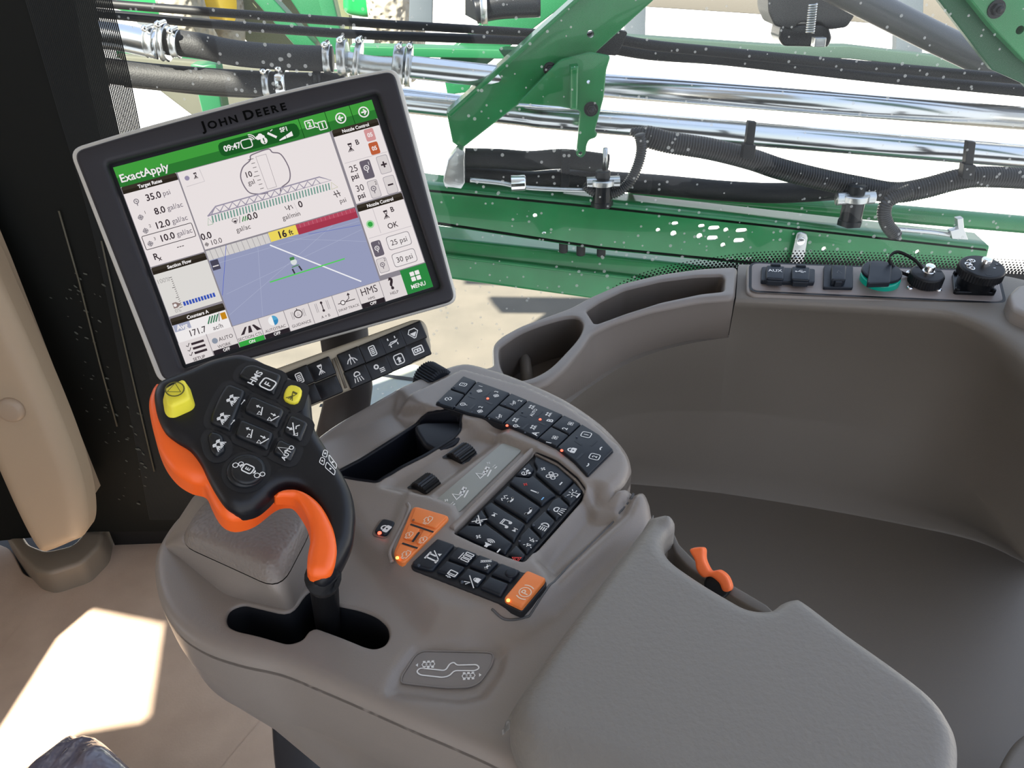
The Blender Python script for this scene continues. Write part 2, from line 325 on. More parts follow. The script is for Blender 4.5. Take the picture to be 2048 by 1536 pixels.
def icon(mb, fr, name, at, sz, h, m=1, u=(1, 0), v=(0, 1), mneg=0):
    u, v, at = np.array(u, float), np.array(v, float), np.array(at, float)
    T = lambda L: at + np.array([x * u + y * v for x, y in L]) * sz
    for it in ICONS[name]:
        if it[0] == 'l': ribbon(mb, fr, T(it[1]), it[2] * sz * 1.15, h, m)
        elif it[0] == 'o': ribbon(mb, fr, T(it[1]), it[2] * sz * 1.15, h + 2e-5, m, True)
        elif it[0] == 'p': flat(mb, fr, T(it[1]), h, m)
        elif it[0] == 'n': flat(mb, fr, T(it[1]), h + .0001, mneg)
        elif it[0] == 't': text(mb, fr, it[1], T([it[2]])[0], it[3] * sz, h + 3e-5, m, u, v, bold=.02)

# ------------------------------------------------------------------ materials
def lin(c):
    if isinstance(c, str): c = [int(c[i:i + 2], 16) / 255 for i in (1, 3, 5)]; return tuple((x / 12.92 if x < .04045 else ((x + .055) / 1.055) ** 2.4) for x in c)
    return tuple(c)
_mats = {}
def mat(name, color=(.5, .5, .5), rough=.5, metal=0., bump=None, var=None, spec=.5, emit=None, es=1., trans=0., coat=0.):
    if name in _mats: return _mats[name]
    m = bpy.data.materials.new(name); m.use_nodes = True; nt = m.node_tree; p = nt.nodes['Principled BSDF']
    c = lin(color) + (1,)
    p.inputs['Base Color'].default_value = c; p.inputs['Roughness'].default_value = rough; p.inputs['Metallic'].default_value = metal
    p.inputs['Specular IOR Level'].default_value = spec; p.inputs['Coat Weight'].default_value = coat
    p.inputs['Transmission Weight'].default_value = trans
    if emit: p.inputs['Emission Color'].default_value = lin(emit) + (1,); p.inputs['Emission Strength'].default_value = es
    if bump or var:
        tcn = nt.nodes.new('ShaderNodeTexCoord')
    if bump:
        kind, sc, st, dist = bump
        if kind == 'v': t = nt.nodes.new('ShaderNodeTexVoronoi'); t.inputs['Scale'].default_value = sc; t.feature = 'SMOOTH_F1'; o = t.outputs['Distance']
        else: t = nt.nodes.new('ShaderNodeTexNoise'); t.inputs['Scale'].default_value = sc; t.inputs['Detail'].default_value = 3; o = t.outputs[0]
        b = nt.nodes.new('ShaderNodeBump'); b.inputs['Strength'].default_value = st; b.inputs['Distance'].default_value = dist
        nt.links.new(tcn.outputs['Object'], t.inputs['Vector']); nt.links.new(o, b.inputs['Height']); nt.links.new(b.outputs[0], p.inputs['Normal'])
    if var:
        sc, c2, det = var
        t = nt.nodes.new('ShaderNodeTexNoise'); t.inputs['Scale'].default_value = sc; t.inputs['Detail'].default_value = det
        r = nt.nodes.new('ShaderNodeValToRGB'); r.color_ramp.elements[0].position = .35; r.color_ramp.elements[1].position = .68
        r.color_ramp.elements[0].color = c; r.color_ramp.elements[1].color = lin(c2) + (1,)
        nt.links.new(tcn.outputs['Object'], t.inputs['Vector']); nt.links.new(t.outputs[0], r.inputs[0]); nt.links.new(r.outputs[0], p.inputs['Base Color'])
    _mats[name] = m; return m
def glow(c, s=1.):
    k = f'screen light {c} {s}'
    if k in _mats: return _mats[k]
    m = bpy.data.materials.new(k); m.use_nodes = True; nt = m.node_tree; nt.nodes.clear()
    e = nt.nodes.new('ShaderNodeEmission'); e.inputs[0].default_value = lin(c) + (1,); e.inputs[1].default_value = s
    o = nt.nodes.new('ShaderNodeOutputMaterial'); nt.links.new(e.outputs[0], o.inputs[0]); _mats[k] = m; return m

TAUPE = mat('taupe moulded plastic', (.235, .205, .18), .36, bump=('n', 900, .12, .0006))
TAUPE2 = mat('grained taupe trim', (.155, .137, .115), .55, bump=('n', 700, .25, .0008))
PADM = mat('grained armrest vinyl', (.20, .188, .17), .5, bump=('n', 330, .35, .0012))
LEATHER = mat('creased palm rest leather', (.19, .165, .145), .42, bump=('v', 420, .5, .0012))
TANP = mat('tan pillar plastic', (.40, .30, .20), .5, bump=('n', 500, .1, .0006))
BLACK = mat('matte black plastic', (.008, .009, .011), .45, spec=.3)
BLACKG = mat('black glossy plastic', (.005, .006, .008), .28, spec=.35)
NAVY = mat('blue black rubber key', (.008, .012, .019), .45, spec=.35)
DEEP = mat('black cavity liner', (.006, .007, .010), .6)
WHITEI = mat('white printed symbol', (.78, .78, .76), .6)
REDI = mat('red printed symbol', (.75, .05, .04), .6)
BLUEI = mat('blue printed symbol', (.2, .5, .85), .6)
CREAMI = mat('cream printed symbol', (.85, .62, .45), .6)
GREYI = mat('grey moulding line', (.09, .09, .09), .5)
LCD = mat('grey green label plate', (.27, .28, .25), .35)
ORANGE = mat('orange grip plastic', (.92, .13, .012), .38)
ORANGEK = mat('orange rubber key', (.86, .23, .05), .5)
YELLOW = mat('yellow key plastic', (.80, .70, .045), .5, bump=('n', 800, .15, .0005))
LEDR = mat('red indicator lamp', (.6, .05, .03), .4, emit=(1, .1, .05), es=3)
LEDO = mat('amber indicator lamp', (.8, .3, .05), .4, emit=(1, .35, .08), es=3)
LEDX = mat('unlit indicator lamp', (.03, .04, .06), .3)
SILVER = mat('silver painted rim', (.50, .49, .45), .35, metal=.0)
STEEL = mat('polished stainless steel', (.62, .64, .66), .20, metal=1.)
STEELR = mat('worn bright steel', (.55, .56, .56), .32, metal=1., bump=('n', 60, .2, .004))
CHROME = mat('chrome', (.8, .8, .8), .12, metal=1.)
HOSE = mat('braided black hose', (.022, .022, .023), .6, spec=.3, bump=('n', 250, .5, .002))
RUBBER = mat('black rubber', (.008, .008, .009), .5, spec=.3)
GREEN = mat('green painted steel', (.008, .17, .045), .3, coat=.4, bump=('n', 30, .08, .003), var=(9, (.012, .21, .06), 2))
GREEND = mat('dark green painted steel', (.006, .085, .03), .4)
FLOORM = mat('tan vinyl floor mat', (.56, .42, .31), .6, bump=('n', 260, .3, .001), var=(14, (.48, .355, .26), 5))
CONC = mat('grey beige concrete', (.125, .108, .085), .9, var=(3.0, (.10, .088, .07), 8))  # shade over the near ground is put into this darker colour
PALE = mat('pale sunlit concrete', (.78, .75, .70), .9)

# ------------------------------------------------------------------ scene bookkeeping
ORG = {}
def empty(name, loc, label, cat, group=None):
    o = bpy.data.objects.new(name, None); COL.objects.link(o); o.location = tuple(float(x) for x in loc); o.empty_display_size = .02
    ORG[o] = np.array(loc, float); o['label'] = label; o['category'] = cat
    if group: o['group'] = group
    return o
def build(name, mb, mats, parent=None, label=None, cat=None, group=None, kind=None):
    V = np.vstack(mb.v)
    if parent is None: org = np.array([(V[:, 0].min() + V[:, 0].max()) / 2, (V[:, 1].min() + V[:, 1].max()) / 2, V[:, 2].min()])
    else: org = ORG[parent]
    me = bpy.data.meshes.new(name); me.from_pydata((V - org).tolist(), [], mb.f)
    for m in (mats if isinstance(mats, (list, tuple)) else [mats]): me.materials.append(m)
    me.polygons.foreach_set('material_index', mb.m); me.polygons.foreach_set('use_smooth', mb.s); me.update()
    o = bpy.data.objects.new(name, me); COL.objects.link(o); ORG[o] = org
    if parent is None: o.location = tuple(org.tolist())
    else: o.parent = parent
    if label: o['label'] = label
    if cat: o['category'] = cat
    if group: o['group'] = group
    if kind: o['kind'] = kind
    return o
KP = 'keys'
# ================================================================== SETTING
FL = hor(0.)
mb = MB(); flat(mb, FL, [(-1.8, -.6), (1.4, -.6), (1.4, 1.3), (-1.8, 1.3)], 0.); flat(mb, FL, [(-1.8, -.6), (1.4, -.6), (1.4, 1.3), (-1.8, 1.3)], -.05)
build('floor', mb, RUBBER, kind='structure')

# tan floor mat with its outline cut round the pillar foot
fm = hor(.012)
P = fm.pxs([(-260, 1060), (0, 1088), (22, 1098), (48, 1150), (85, 1161), (115, 1158), (190, 1118), (212, 1090), (214, 1045), (222, 1030), (236, 1026), (380, 1042), (700, 1080), (1500, 1250), (1500, 2300), (545, 1700), (530, 1536), (553, 1490), (553, 1436), (545, 1540), (380, 1700), (-500, 2200)])
P = fm.pxs([(-260, 1060), (0, 1088), (22, 1098), (48, 1150), (85, 1161), (115, 1158), (190, 1118), (212, 1090), (214, 1045), (222, 1030), (236, 1026), (380, 1042), (700, 1080), (900, 1250), (900, 1600), (760, 1700), (530, 1900), (-500, 2200)])
mb = MB(); pillow(mb, fm, rnd(P, .02, 4), 0, -.012, .003, sp=.03)
for L in ([(218, 1122), (260, 1160), (283, 1183), (300, 1190)], [(575, 1375), (420, 1560), (360, 1640)], [(60, 1230), (30, 1260), (-20, 1330)]):
    ribbon(mb, fm, spl(fm.pxs(L), 5, False), .0012, .0006)
build('floor_mat', mb, FLOORM, label='tan vinyl floor mat with faint creases and a bright patch of sun', cat='floor mat')

# cab roof; unseen panel added, its opening shaped to cast the floor sun patch
mb = MB(); pillow(mb, hor(1.95), [(-1.5, -1.2), (.85, -1.2), (.85, 1.45), (-1.5, 1.45)], .08, 0, bottom=True)
build('ceiling', mb, mat('cab headliner', (.45, .42, .38), .8), kind='structure')
patch = [PZ(x, y, .012) for x, y in [(-90, 1560), (0, 1405), (95, 1275), (150, 1222), (170, 1212), (345, 1250), (318, 1438), (185, 1462), (90, 1500), (40, 1560)]]
XF = -1.25
def sunproj(p): t = (XF - p[0]) / SUN_DIR[0]; q = p + SUN_DIR * t; return (q[1], q[2])
fw_ = Frame((XF, 0, 0), (0, 1, 0), (0, 0, 1))
hole = np.array([sunproj(p) for p in patch])
print('front wall hole', hole.round(2).tolist())
mb = MB(); pillow(mb, fw_, [(-1.25, -.05), (1.2, -.05), (1.2, 1.95), (-1.25, 1.95)], 0.02, -.02, 0, holes=[hole, np.array([(.66, .95), (1.14, .95), (1.14, 1.88), (.66, 1.88)])], sp=.4, bottom=True)
build('sun_mask', mb, TANP, kind='structure')

# ------------------------------------------------------------------ side window: pane, frit, seal
GY = 1.2
GV = ver(GY)
glass = bpy.data.materials.new('dusty window glass'); glass.use_nodes = True; nt = glass.node_tree; nt.nodes.clear()
N = nt.nodes.new; tcn = N('ShaderNodeTexCoord'); vor = N('ShaderNodeTexVoronoi'); vor.inputs['Scale'].default_value = 70; vor.inputs['Randomness'].default_value = 1
lt = N('ShaderNodeMath'); lt.operation = 'LESS_THAN'
noi = N('ShaderNodeTexNoise'); noi.inputs['Scale'].default_value = 4.5; noi.inputs['Detail'].default_value = 4
mr = N('ShaderNodeMapRange'); mr.inputs[1].default_value = .35; mr.inputs[2].default_value = .75; mr.inputs[3].default_value = .08; mr.inputs[4].default_value = .26
nt.links.new(tcn.outputs['Object'], vor.inputs['Vector']); nt.links.new(tcn.outputs['Object'], noi.inputs['Vector'])
nt.links.new(vor.outputs['Distance'], lt.inputs[0]); nt.links.new(noi.outputs[0], mr.inputs[0]); nt.links.new(mr.outputs[0], lt.inputs[1])
hz = N('ShaderNodeMapRange'); hz.inputs[1].default_value = .3; hz.inputs[2].default_value = .8; hz.inputs[3].default_value = .003; hz.inputs[4].default_value = .03
nt.links.new(noi.outputs[0], hz.inputs[0])
mu = N('ShaderNodeMath'); mu.operation = 'MULTIPLY_ADD'; mu.inputs[1].default_value = .4; nt.links.new(lt.outputs[0], mu.inputs[0]); nt.links.new(hz.outputs[0], mu.inputs[2])
tr = N('ShaderNodeBsdfTransparent'); tr.inputs[0].default_value = (.93, .97, .95, 1); tl = N('ShaderNodeBsdfTranslucent'); tl.inputs[0].default_value = (.75, .78, .74, 1)
df = N('ShaderNodeBsdfDiffuse'); df.inputs[0].default_value = (.6, .6, .56, 1); ad = N('ShaderNodeMixShader'); ad.inputs[0].default_value = .5
nt.links.new(tl.outputs[0], ad.inputs[1]); nt.links.new(df.outputs[0], ad.inputs[2])
mx = N('ShaderNodeMixShader'); nt.links.new(mu.outputs[0], mx.inputs[0]); nt.links.new(tr.outputs[0], mx.inputs[1]); nt.links.new(ad.outputs[0], mx.inputs[2])
gl = N('ShaderNodeBsdfGlossy'); gl.inputs['Roughness'].default_value = .02; fr_ = N('ShaderNodeFresnel'); fr_.inputs[0].default_value = 1.35
mx2 = N('ShaderNodeMixShader'); nt.links.new(fr_.outputs[0], mx2.inputs[0]); nt.links.new(mx.outputs[0], mx2.inputs[1]); nt.links.new(gl.outputs[0], mx2.inputs[2])
out = N('ShaderNodeOutputMaterial'); nt.links.new(mx2.outputs[0], out.inputs[0])
win = empty('window_1', (0, GY, 0), 'large dusty cab side window looking out on the green boom', 'window'); win['kind'] = 'structure'
mb = MB(); mb.add(GV.W([(-.95, .0), (1.35, .0), (1.35, 1.95), (-.95, 1.95)]), [(0, 1, 2, 3)], 0, False)
build('pane', mb, glass, win)
# black ceramic border with its dotted edge
gi = ver(GY - .006)
mb = MB()
edge = spl(gi.pxs([(1180, 640), (1260, 585), (1340, 558), (1440, 540), (1500, 533), (1600, 529), (1750, 533), (1900, 541), (2048, 548), (2200, 556)]), 8, False)
low = edge.copy(); low[:, 1] -= .5
flat(mb, gi, np.vstack([edge, low[::-1]]), 0.)
Lc = evenly(edge, int(np.linalg.norm(np.diff(edge, axis=0), axis=1).sum() / .0062))
Tn = np.gradient(Lc, axis=0); Tn /= np.linalg.norm(Tn, axis=1)[:, None]; Nn = np.stack([-Tn[:, 1], Tn[:, 0]], 1)
for k in range(6):
    r = .0031 - .00036 * k
    for i in range(len(Lc)):
        c = Lc[i] + Nn[i] * (.0022 + .0044 * k) + Tn[i] * (.0031 if k % 2 else 0)
        flat(mb, gi, circ(c[0], c[1], r, 7), 0.)
pl = gi.pxs([(150, 900), (205, 960), (250, 985), (330, 1012), (460, 1035), (700, 1060), (1000, 1110)])
mb2 = spl(pl, 6, False); lo2 = mb2.copy(); lo2[:, 1] = -.02
flat(mb, gi, np.vstack([lo2, mb2[::-1]]), 0.)
build('frit_band', mb, mat('black ceramic border', (.004, .004, .004), .5), win)

# ------------------------------------------------------------------ dark front pillar behind the monitor
PY_ = 1.17
fv = ver(PY_)
pil = empty('pillar_1', PY(150, 900, PY_), 'dark corner pillar with a black sun blind beside the tan handrail', 'pillar'); pil['kind'] = 'structure'
mb = MB(); P = fv.pxs([(-700, -300), (170, -300), (182, 0), (215, 130), (262, 330), (318, 700), (420, 1030), (250, 1000), (190, 975), (100, 800), (0, 560), (-150, 200)])
P = fv.pxs([(-900, -300), (120, -300), (150, 0), (185, 200), (235, 420), (300, 760), (350, 890), (432, 1045), (432, 1062), (190, 1062), (-300, 1110), (-900, 1150)])
pillow(mb, fv, P, .003, -.06, .002, sp=.3)
gm = mat('dusty dark smoked panel', (.004, .005, .004), .6, spec=.2)
build('post', mb, gm, pil)
# mesh blind: very fine slats
mb = MB(); f2 = ver(PY_ - .005)
ptop = f2.pxs([(40, -40), (228, -40)]); pbot = f2.pxs([(300, 1040), (425, 1040)])
mid_l = spl(f2.pxs([(40, -40), (110, 200), (190, 480), (255, 800), (300, 1040)]), 8, False); mid_r = spl(f2.pxs([(212, -40), (258, 150), (310, 420), (372, 760), (425, 1040)]), 8, False)
NSL = 46
for k in range(NSL):
    t = k / (NSL - 1); L = mid_l * (1 - t) + mid_r * t; ribbon(mb, f2, L, .0022, .0)
build('sun_blind', mb, mat('black blind mesh', (.010, .012, .012), .6, spec=.25), pil)
mb = MB()
for L in ([(120, 420), (160, 560), (200, 720), (236, 850)], [(205, 480), (240, 640), (275, 790), (310, 940)]):
    tube(mb, [f2.w(*f2.px(x, y), .004) for x, y in L], .0014, 0, 8)
build('seam', mb, mat('dull seam', (.10, .09, .06), .5), pil)
# dust smears on the dark panel
mb = MB(); random.seed(3); f3 = ver(PY_ - .0065)
for i in range(70):
    t = random.random(); x = 150 + 130 * t + random.gauss(0, 22); y = 560 + 430 * t + random.gauss(0, 30); a = f3.px(x, y)
    s = random.uniform(.001, .004); q = circ(0, 0, s, 7, s * .45); an = random.uniform(-1.2, -.3); c_, s_ = math.cos(an), math.sin(an)
    q = q @ np.array([[c_, s_], [-s_, c_]]) * (1 + .3 * np.random.RandomState(i).rand(7, 1)); flat(mb, f3, q + a, 0.)
build('dust_mark', mb, mat('pale dust', (.085, .09, .075), .9), pil)
# front window glimpse frame to the far left
mb = MB(); P = fv.pxs([(-900, 400), (-20, 470), (0, 505), (185, 975), (150, 1100), (-900, 1250)]); pillow(mb, ver(1.13), ccw(P) * [1, 1], -.02, -.05, 0.)
mb = MB(); f4 = ver(1.12); P = f4.pxs([(-60, 360), (8, 522), (102, 760), (192, 985), (174, 992), (84, 772), (-12, 535), (-90, 370)])
pillow(mb, f4, P, .012, -.02, .003); build('trim_1', mb, TANP, kind='structure')

# ------------------------------------------------------------------ tan handrail column on its foot
hr = empty('handrail', PZ(110, 1120, .012), 'tan moulded handrail column with a round cap at the far left', 'handrail')
hf = Frame(PY(90, 1000, 1.04), (1, 0, 0), n=(0.05, -1, .12))
P = hf.pxs([(-190, 480), (-120, 440), (-40, 470), (20, 590), (78, 720), (132, 850), (166, 950), (178, 1020), (174, 1062), (150, 1076), (112, 1092), (92, 1094), (72, 1072), (40, 1010), (0, 920), (-60, 780)])
mb = MB(); pillow(mb, hf, resamp(spl(P, 5), .006), .028, -.03, .026, sp=.012, K=6); build('column', mb, TANP, hr)
c = hf.px(22, 820, .03)
mb = MB(); pillow(mb, hf, circ(c[0], c[1], .021, 28), .038, .02, .008); build('cap', mb, mat('tan screw cap', (.36, .27, .19), .4), hr)
bf = hor(.05)
mb = MB(); a = [(18, 1030), (30, 1050), (62, 1098), (98, 1112), (150, 1100), (176, 1070), (184, 1010), (192, 975), (208, 966), (226, 976), (292, 1030), (262, 1034), (224, 1030), (214, 1058), (206, 1098), (168, 1136), (100, 1158), (72, 1150), (44, 1120), (10, 1070)]
P = bf.pxs(a)
top = hor(.10)
pillow(mb, bf, rnd(P, .012, 4), 0.015, -.045, .008, sp=None, flare=.002)
build('foot', mb, mat('dark tan foot moulding', (.22, .175, .125), .45), hr)

# ================================================================== RIGHT-HAND TRIM WALL
def row(L, z, n=60): return evenly(spl([PZ(x, y, z) for x, y in L], 8, False), n)
rows = [
 row([(1478, 529), (1600, 531), (1800, 536), (1930, 543), (2048, 560), (2240, 620)], .640),
 row([(1476, 534), (1600, 537), (1800, 541), (1930, 549), (2048, 567), (2240, 630)], .646),
 row([(1472, 596), (1600, 602), (1800, 613), (1920, 624), (2048, 672), (2220, 790)], .646),
 row([(1470, 605), (1600, 611), (1800, 622), (1918, 635), (2040, 694), (2200, 840)], .641),
 row([(1468, 615), (1600, 622), (1800, 634), (1915, 650), (2030, 718), (2180, 880)], .626),
 row([(1457, 675), (1600, 664), (1800, 682), (1950, 708), (2030, 764), (2160, 930)], .565),
 row([(1447, 748), (1480, 745), (1700, 755), (1900, 795), (2020, 870), (2130, 1000)], .48),
 row([(1440, 820), (1500, 822), (1700, 848), (1840, 888), (1930, 955), (2010, 1050), (2100, 1180)], .385),
 row([(1440, 826), (1500, 829), (1700, 856), (1836, 897), (1924, 962), (2002, 1057), (2090, 1180)], .378),
 row([(1440, 938), (1600, 960), (1800, 1005), (1960, 1060), (2080, 1130)], .255),
 row([(1440, 980), (1600, 1005), (1800, 1042), (1960, 1078), (2080, 1135)], .212),
 row([(1440, 986), (1600, 1011), (1800, 1048), (1960, 1085), (2080, 1142)], .207),
]
mb = MB(); loft(mb, rows, 0, False)
rows = [
 row([(1036, 850), (1100, 808), (1160, 759), (1200, 731), (1252, 699), (1310, 675), (1385, 656), (1457, 648)], .572),
 row([(1036, 880), (1100, 838), (1160, 789), (1200, 761), (1252, 729), (1310, 705), (1385, 686), (1457, 675)], .565),
 row([(1030, 905), (1100, 870), (1160, 830), (1210, 800), (1262, 776), (1320, 759), (1385, 750), (1447, 748)], .48),
 row([(1030, 945), (1100, 892), (1160, 860), (1240, 830), (1330, 820), (1380, 819), (1440, 820)], .385),
 row([(1030, 955), (1100, 902), (1160, 869), (1240, 837), (1330, 826), (1380, 825), (1440, 826)], .378),
 row([(1030, 965), (1100, 940), (1180, 928), (1260, 925), (1350, 930), (1440, 938)], .255),
 row([(1030, 960), (1100, 955), (1180, 955), (1260, 962), (1350, 970), (1440, 980)], .212),
 row([(1030, 966), (1100, 961), (1180, 961), (1260, 968), (1350, 976), (1440, 986)], .207)]
loft(mb, rows[:2], 0, False); loft(mb, rows[1:], 0, False)
rows = [row([(1000, 960), (1100, 958), (1260, 967), (1440, 985), (1600, 1010), (1800, 1047), (1960, 1084), (2080, 1140), (2300, 1250)], .207),
        row([(1000, 975), (1260, 1000), (1400, 1012), (1600, 1042), (1800, 1080), (1960, 1120), (2080, 1170), (2300, 1300)], .204),
        row([(900, 1300), (1260, 1400), (1500, 1500), (1800, 1560), (2000, 1600), (2100, 1620), (2400, 1700)], .195),
        row([(900, 1700), (1260, 1750), (1500, 1800), (1800, 1850), (2000, 1900), (2100, 1950), (2400, 2000)], .195)]
loft(mb, rows, 0, False)
o = build('wall_right', mb, TAUPE2, kind='structure')
# raised corner mouldings on the trim wall at the right edge of the picture
mb = MB(); f = hor(.655); P = f.pxs([(2010, 606), (2030, 585), (2080, 580), (2150, 600), (2150, 660), (2060, 650), (2020, 632)])
pillow(mb, f, rnd(P, .01), .012, -.02, .006)
build('trim_2', mb, TAUPE, kind='structure')
mb = MB(); f = hor(.30); P = f.pxs([(1992, 1560), (2010, 1510), (2040, 1468), (2100, 1440), (2250, 1500), (2250, 1700), (1980, 1700)])
pillow(mb, f, rnd(P, .02), .0, -.06, .008)
build('trim_3', mb, TAUPE2, kind='structure')

# ------------------------------------------------------------------ bin and cup holder
ZB = .655; fb = hor(ZB)
bn = empty('storage_bin', PZ(1200, 640, ZB - .1), 'taupe storage bin with cup holder and long curved pocket beside the window', 'storage bin')
outl = [(1476, 532), (1470, 592), (1400, 597), (1300, 617), (1230, 640), (1185, 663), (1168, 690), (1130, 735), (1095, 762), (1050, 775), (1000, 770), (968, 752), (964, 735), (985, 731), (984, 688), (1000, 672), (1040, 650), (1090, 632), (1140, 614), (1180, 592), (1240, 566), (1320, 547), (1400, 536)]
P = fb.pxs(outl)
cup = spl(fb.pxs([(1003, 735), (998, 700), (1010, 685), (1050, 660), (1110, 639), (1150, 633), (1166, 646), (1158, 672), (1130, 705), (1095, 738), (1055, 757), (1022, 757)]), 6)
poc = rnd(fb.pxs([(1172, 620), (1200, 601), (1250, 577), (1320, 560), (1390, 551), (1445, 549), (1450, 556), (1447, 582), (1400, 587), (1320, 604), (1250, 626), (1190, 648)]), .006, 4)
mb = MB(); pillow(mb, fb, resamp(rnd(P, .012, 5), .006), 0, -.008, .006, holes=[cup, poc], Rh=.004, hole_base=-.085, sp=.012, ds=.004, hshift=(0, .042))
flat(mb, hor(ZB - .084), cup + [0, .042], 0); flat(mb, hor(ZB - .084), poc + [0, .042], 0)
# front skirt from the rim down to the seam
mb2_ = [row(L, z, 90) for L, z in (
 ([(1470, 592), (1400, 597), (1300, 617), (1230, 640), (1185, 663), (1168, 690), (1130, 735), (1095, 762), (1050, 775), (1000, 770), (968, 752), (964, 735)], ZB - .006),
 ([(1468, 600), (1400, 604), (1300, 624), (1232, 647), (1188, 672), (1170, 698), (1133, 742), (1096, 769), (1050, 782), (1000, 777), (970, 760), (964, 745)], ZB - .011),
 ([(1462, 640), (1395, 645), (1305, 662), (1240, 686), (1195, 716), (1163, 745), (1125, 780), (1088, 805), (1045, 820), (1000, 815), (970, 800), (963, 780)], ZB - .055),
 ([(1456, 675), (1385, 682), (1310, 700), (1252, 722), (1200, 755), (1160, 783), (1122, 808), (1083, 840), (1040, 860), (1000, 857), (970, 840), (963, 820)], ZB - .09),
 ([(1462, 670), (1390, 674), (1316, 690), (1258, 712), (1206, 745), (1166, 773), (1128, 798), (1090, 830), (1046, 850), (1000, 847), (970, 840), (963, 820)], ZB - .095))]
loft(mb, mb2_, 0, False, flip=True)
build('bin_body', mb, [mat('bin taupe plastic', (.185, .16, .14), .38, bump=('n', 900, .1, .0005))], bn)
# dark seam groove under the bin, and the cup rib
mb = MB(); q = PZ(1052, 745, ZB - .02)
tube(mb, [PZ(1056, 775, ZB - .075), PZ(1050, 720, ZB - .055), PZ(1046, 700, ZB - .055)], [.009, .0075, .002], 0, 14); build('rib', mb, TAUPE2, bn)

# ================================================================== SOCKET PANEL
sp_ = Frame(PZ(1750, 568, .655), (1, 0.0, 0), n=(0, -math.sin(math.radians(9)), math.cos(math.radians(9))))
A5 = crop(1500, 480, 548)
pn = empty('socket_panel', PZ(1750, 580, .65), 'taupe strip of power and data sockets below the window', 'socket panel')
du = sp_.pxs([(1503, 580), (2007, 603)]); ax = du[1] - du[0]; ax /= np.linalg.norm(ax)
sp_ = Frame(sp_.o, sp_.u * ax[0] + sp_.v * ax[1], sp_.v)
mb = MB(); P = sp_.pxs(A5((8, 168), (1850, 232), (1905, 465), (5, 378)))
pillow(mb, sp_, rnd(P, .012, 5), 0, -.012, .003, sp=None); build('face_plate', mb, mat('socket plate plastic', (.20, .17, .155), .4), pn)
mb = MB(); ribbon(mb, sp_, rnd(ccw(P), .012, 5), .005, -.0006, 0, True); build('gasket', mb, BLACK, pn)
mb = MB(); P2 = sp_.pxs(A5((-20, 150), (1870, 215), (1935, 485), (-22, 396))); pillow(mb, sp_, rnd(P2, .016, 5), -.003, -.012, .004, holes=[rnd(sp_.pxs(A5((10, 168), (1850, 232), (1905, 465), (5, 378))), .012, 5)]); build('surround', mb, TAUPE, pn)
def quad(fr, cx, cy, w_, h_, ang=0.): return None
def prect(fr, pts, h=0): return fr.pxs(pts, h)
mb = MB(); pillow(mb, sp_, rnd(sp_.pxs(A5((85, 205), (485, 222), (482, 325), (82, 312)), .004), .004, 4), .006, 0, .0015); hb = build('port_housing', mb, NAVY, pn, label='wide black housing under the two port covers')
for q, ic in (((122, 195), (258, 203), (250, 300), (122, 292)), 'AUX'), (((312, 203), (446, 210), (444, 308), (312, 300)), 'usb'):
    mb = MB(); P = sp_.pxs(A5(*q), .012); pillow(mb, sp_, rnd(P, .003, 4), .014, .005, .002); c = P.mean(0)
    if ic == 'AUX': text(mb, sp_, 'AUX', c + [0, .003], .0065, .0143, 1)
    else: icon(mb, sp_, 'usb', c + [0, .003], .0075, .0143, 1)
    t_ = P[0] * .5 + P[1] * .5; box(mb, sp_, t_ + [0, .001], (.013, .005), .006, .016, 0, .001)
    lo_ = P[2] * .5 + P[3] * .5; box(mb, sp_, lo_ + [0, -.001], (.02, .003), .004, .011, 0, .001)
    build('port_cover', mb, [NAVY, WHITEI], hb, label='black flip cover marked AUX' if ic == 'AUX' else 'black flip cover with a white USB symbol')
mb = MB(); pillow(mb, sp_, rnd(sp_.pxs(A5((552, 197), (770, 203), (768, 362), (548, 358)), .003), .002, 3), .0045, 0, .001)
po = build('outlet_plate', mb, NAVY, pn, label='square black outlet plate')
mb = MB(); P = sp_.pxs(A5((610, 192), (716, 195), (714, 305), (608, 303)), .012); pillow(mb, sp_, rnd(P, .002, 3), .014, .004, .002)
c = P.mean(0); ribbon(mb, sp_, [c + [-.003, -.003], c + [0, .004], c + [.003, -.003]], .0008, .0142, 1); box(mb, sp_, (P[2] + P[3]) / 2 + [0, -.0015], (.009, .004), .004, .012, 0, .001)
build('outlet_cover', mb, [NAVY, GREYI], po)
# green socket with its round flap
c = sp_.px(*A5((966, 305))[0], 0.); R_ = .0262
mb = MB(); pillow(mb, sp_, circ(c[0], c[1], R_, 40), .009, 0, .003); gs = build('round_socket', mb, mat('green ring with added glow', (.0, .22, .16), .2, emit=(0, .25, .17), es=.25), pn, label='round socket with a green translucent ring')  # faint emission stands in for light coming through the ring
mb = MB(); pillow(mb, sp_, circ(c[0], c[1] + .002, R_, 40), .016, .011, .002)
P = sp_.pxs(A5((898, 168), (1060, 172), (1048, 322), (878, 328)), .018); pillow(mb, sp_, rnd(P, .003, 3), .0195, .012, .0015); build('flap', mb, NAVY, gs)
def knurl(c, r, n, h0, h1, fr, mb, m=0):
    a = np.arange(n * 2) / (n * 2) * 2 * math.pi; rr = np.where(np.arange(n * 2) % 2, r, r * .965)
    P = np.stack([c[0] + rr * np.cos(a), c[1] + rr * np.sin(a)], 1)
    V = np.vstack([fr.W(P, h0), fr.W(P, h1)]); N_ = n * 2
    mb.add(V, [(i, (i + 1) % N_, (i + 1) % N_ + N_, i + N_) for i in range(N_)], m, False)
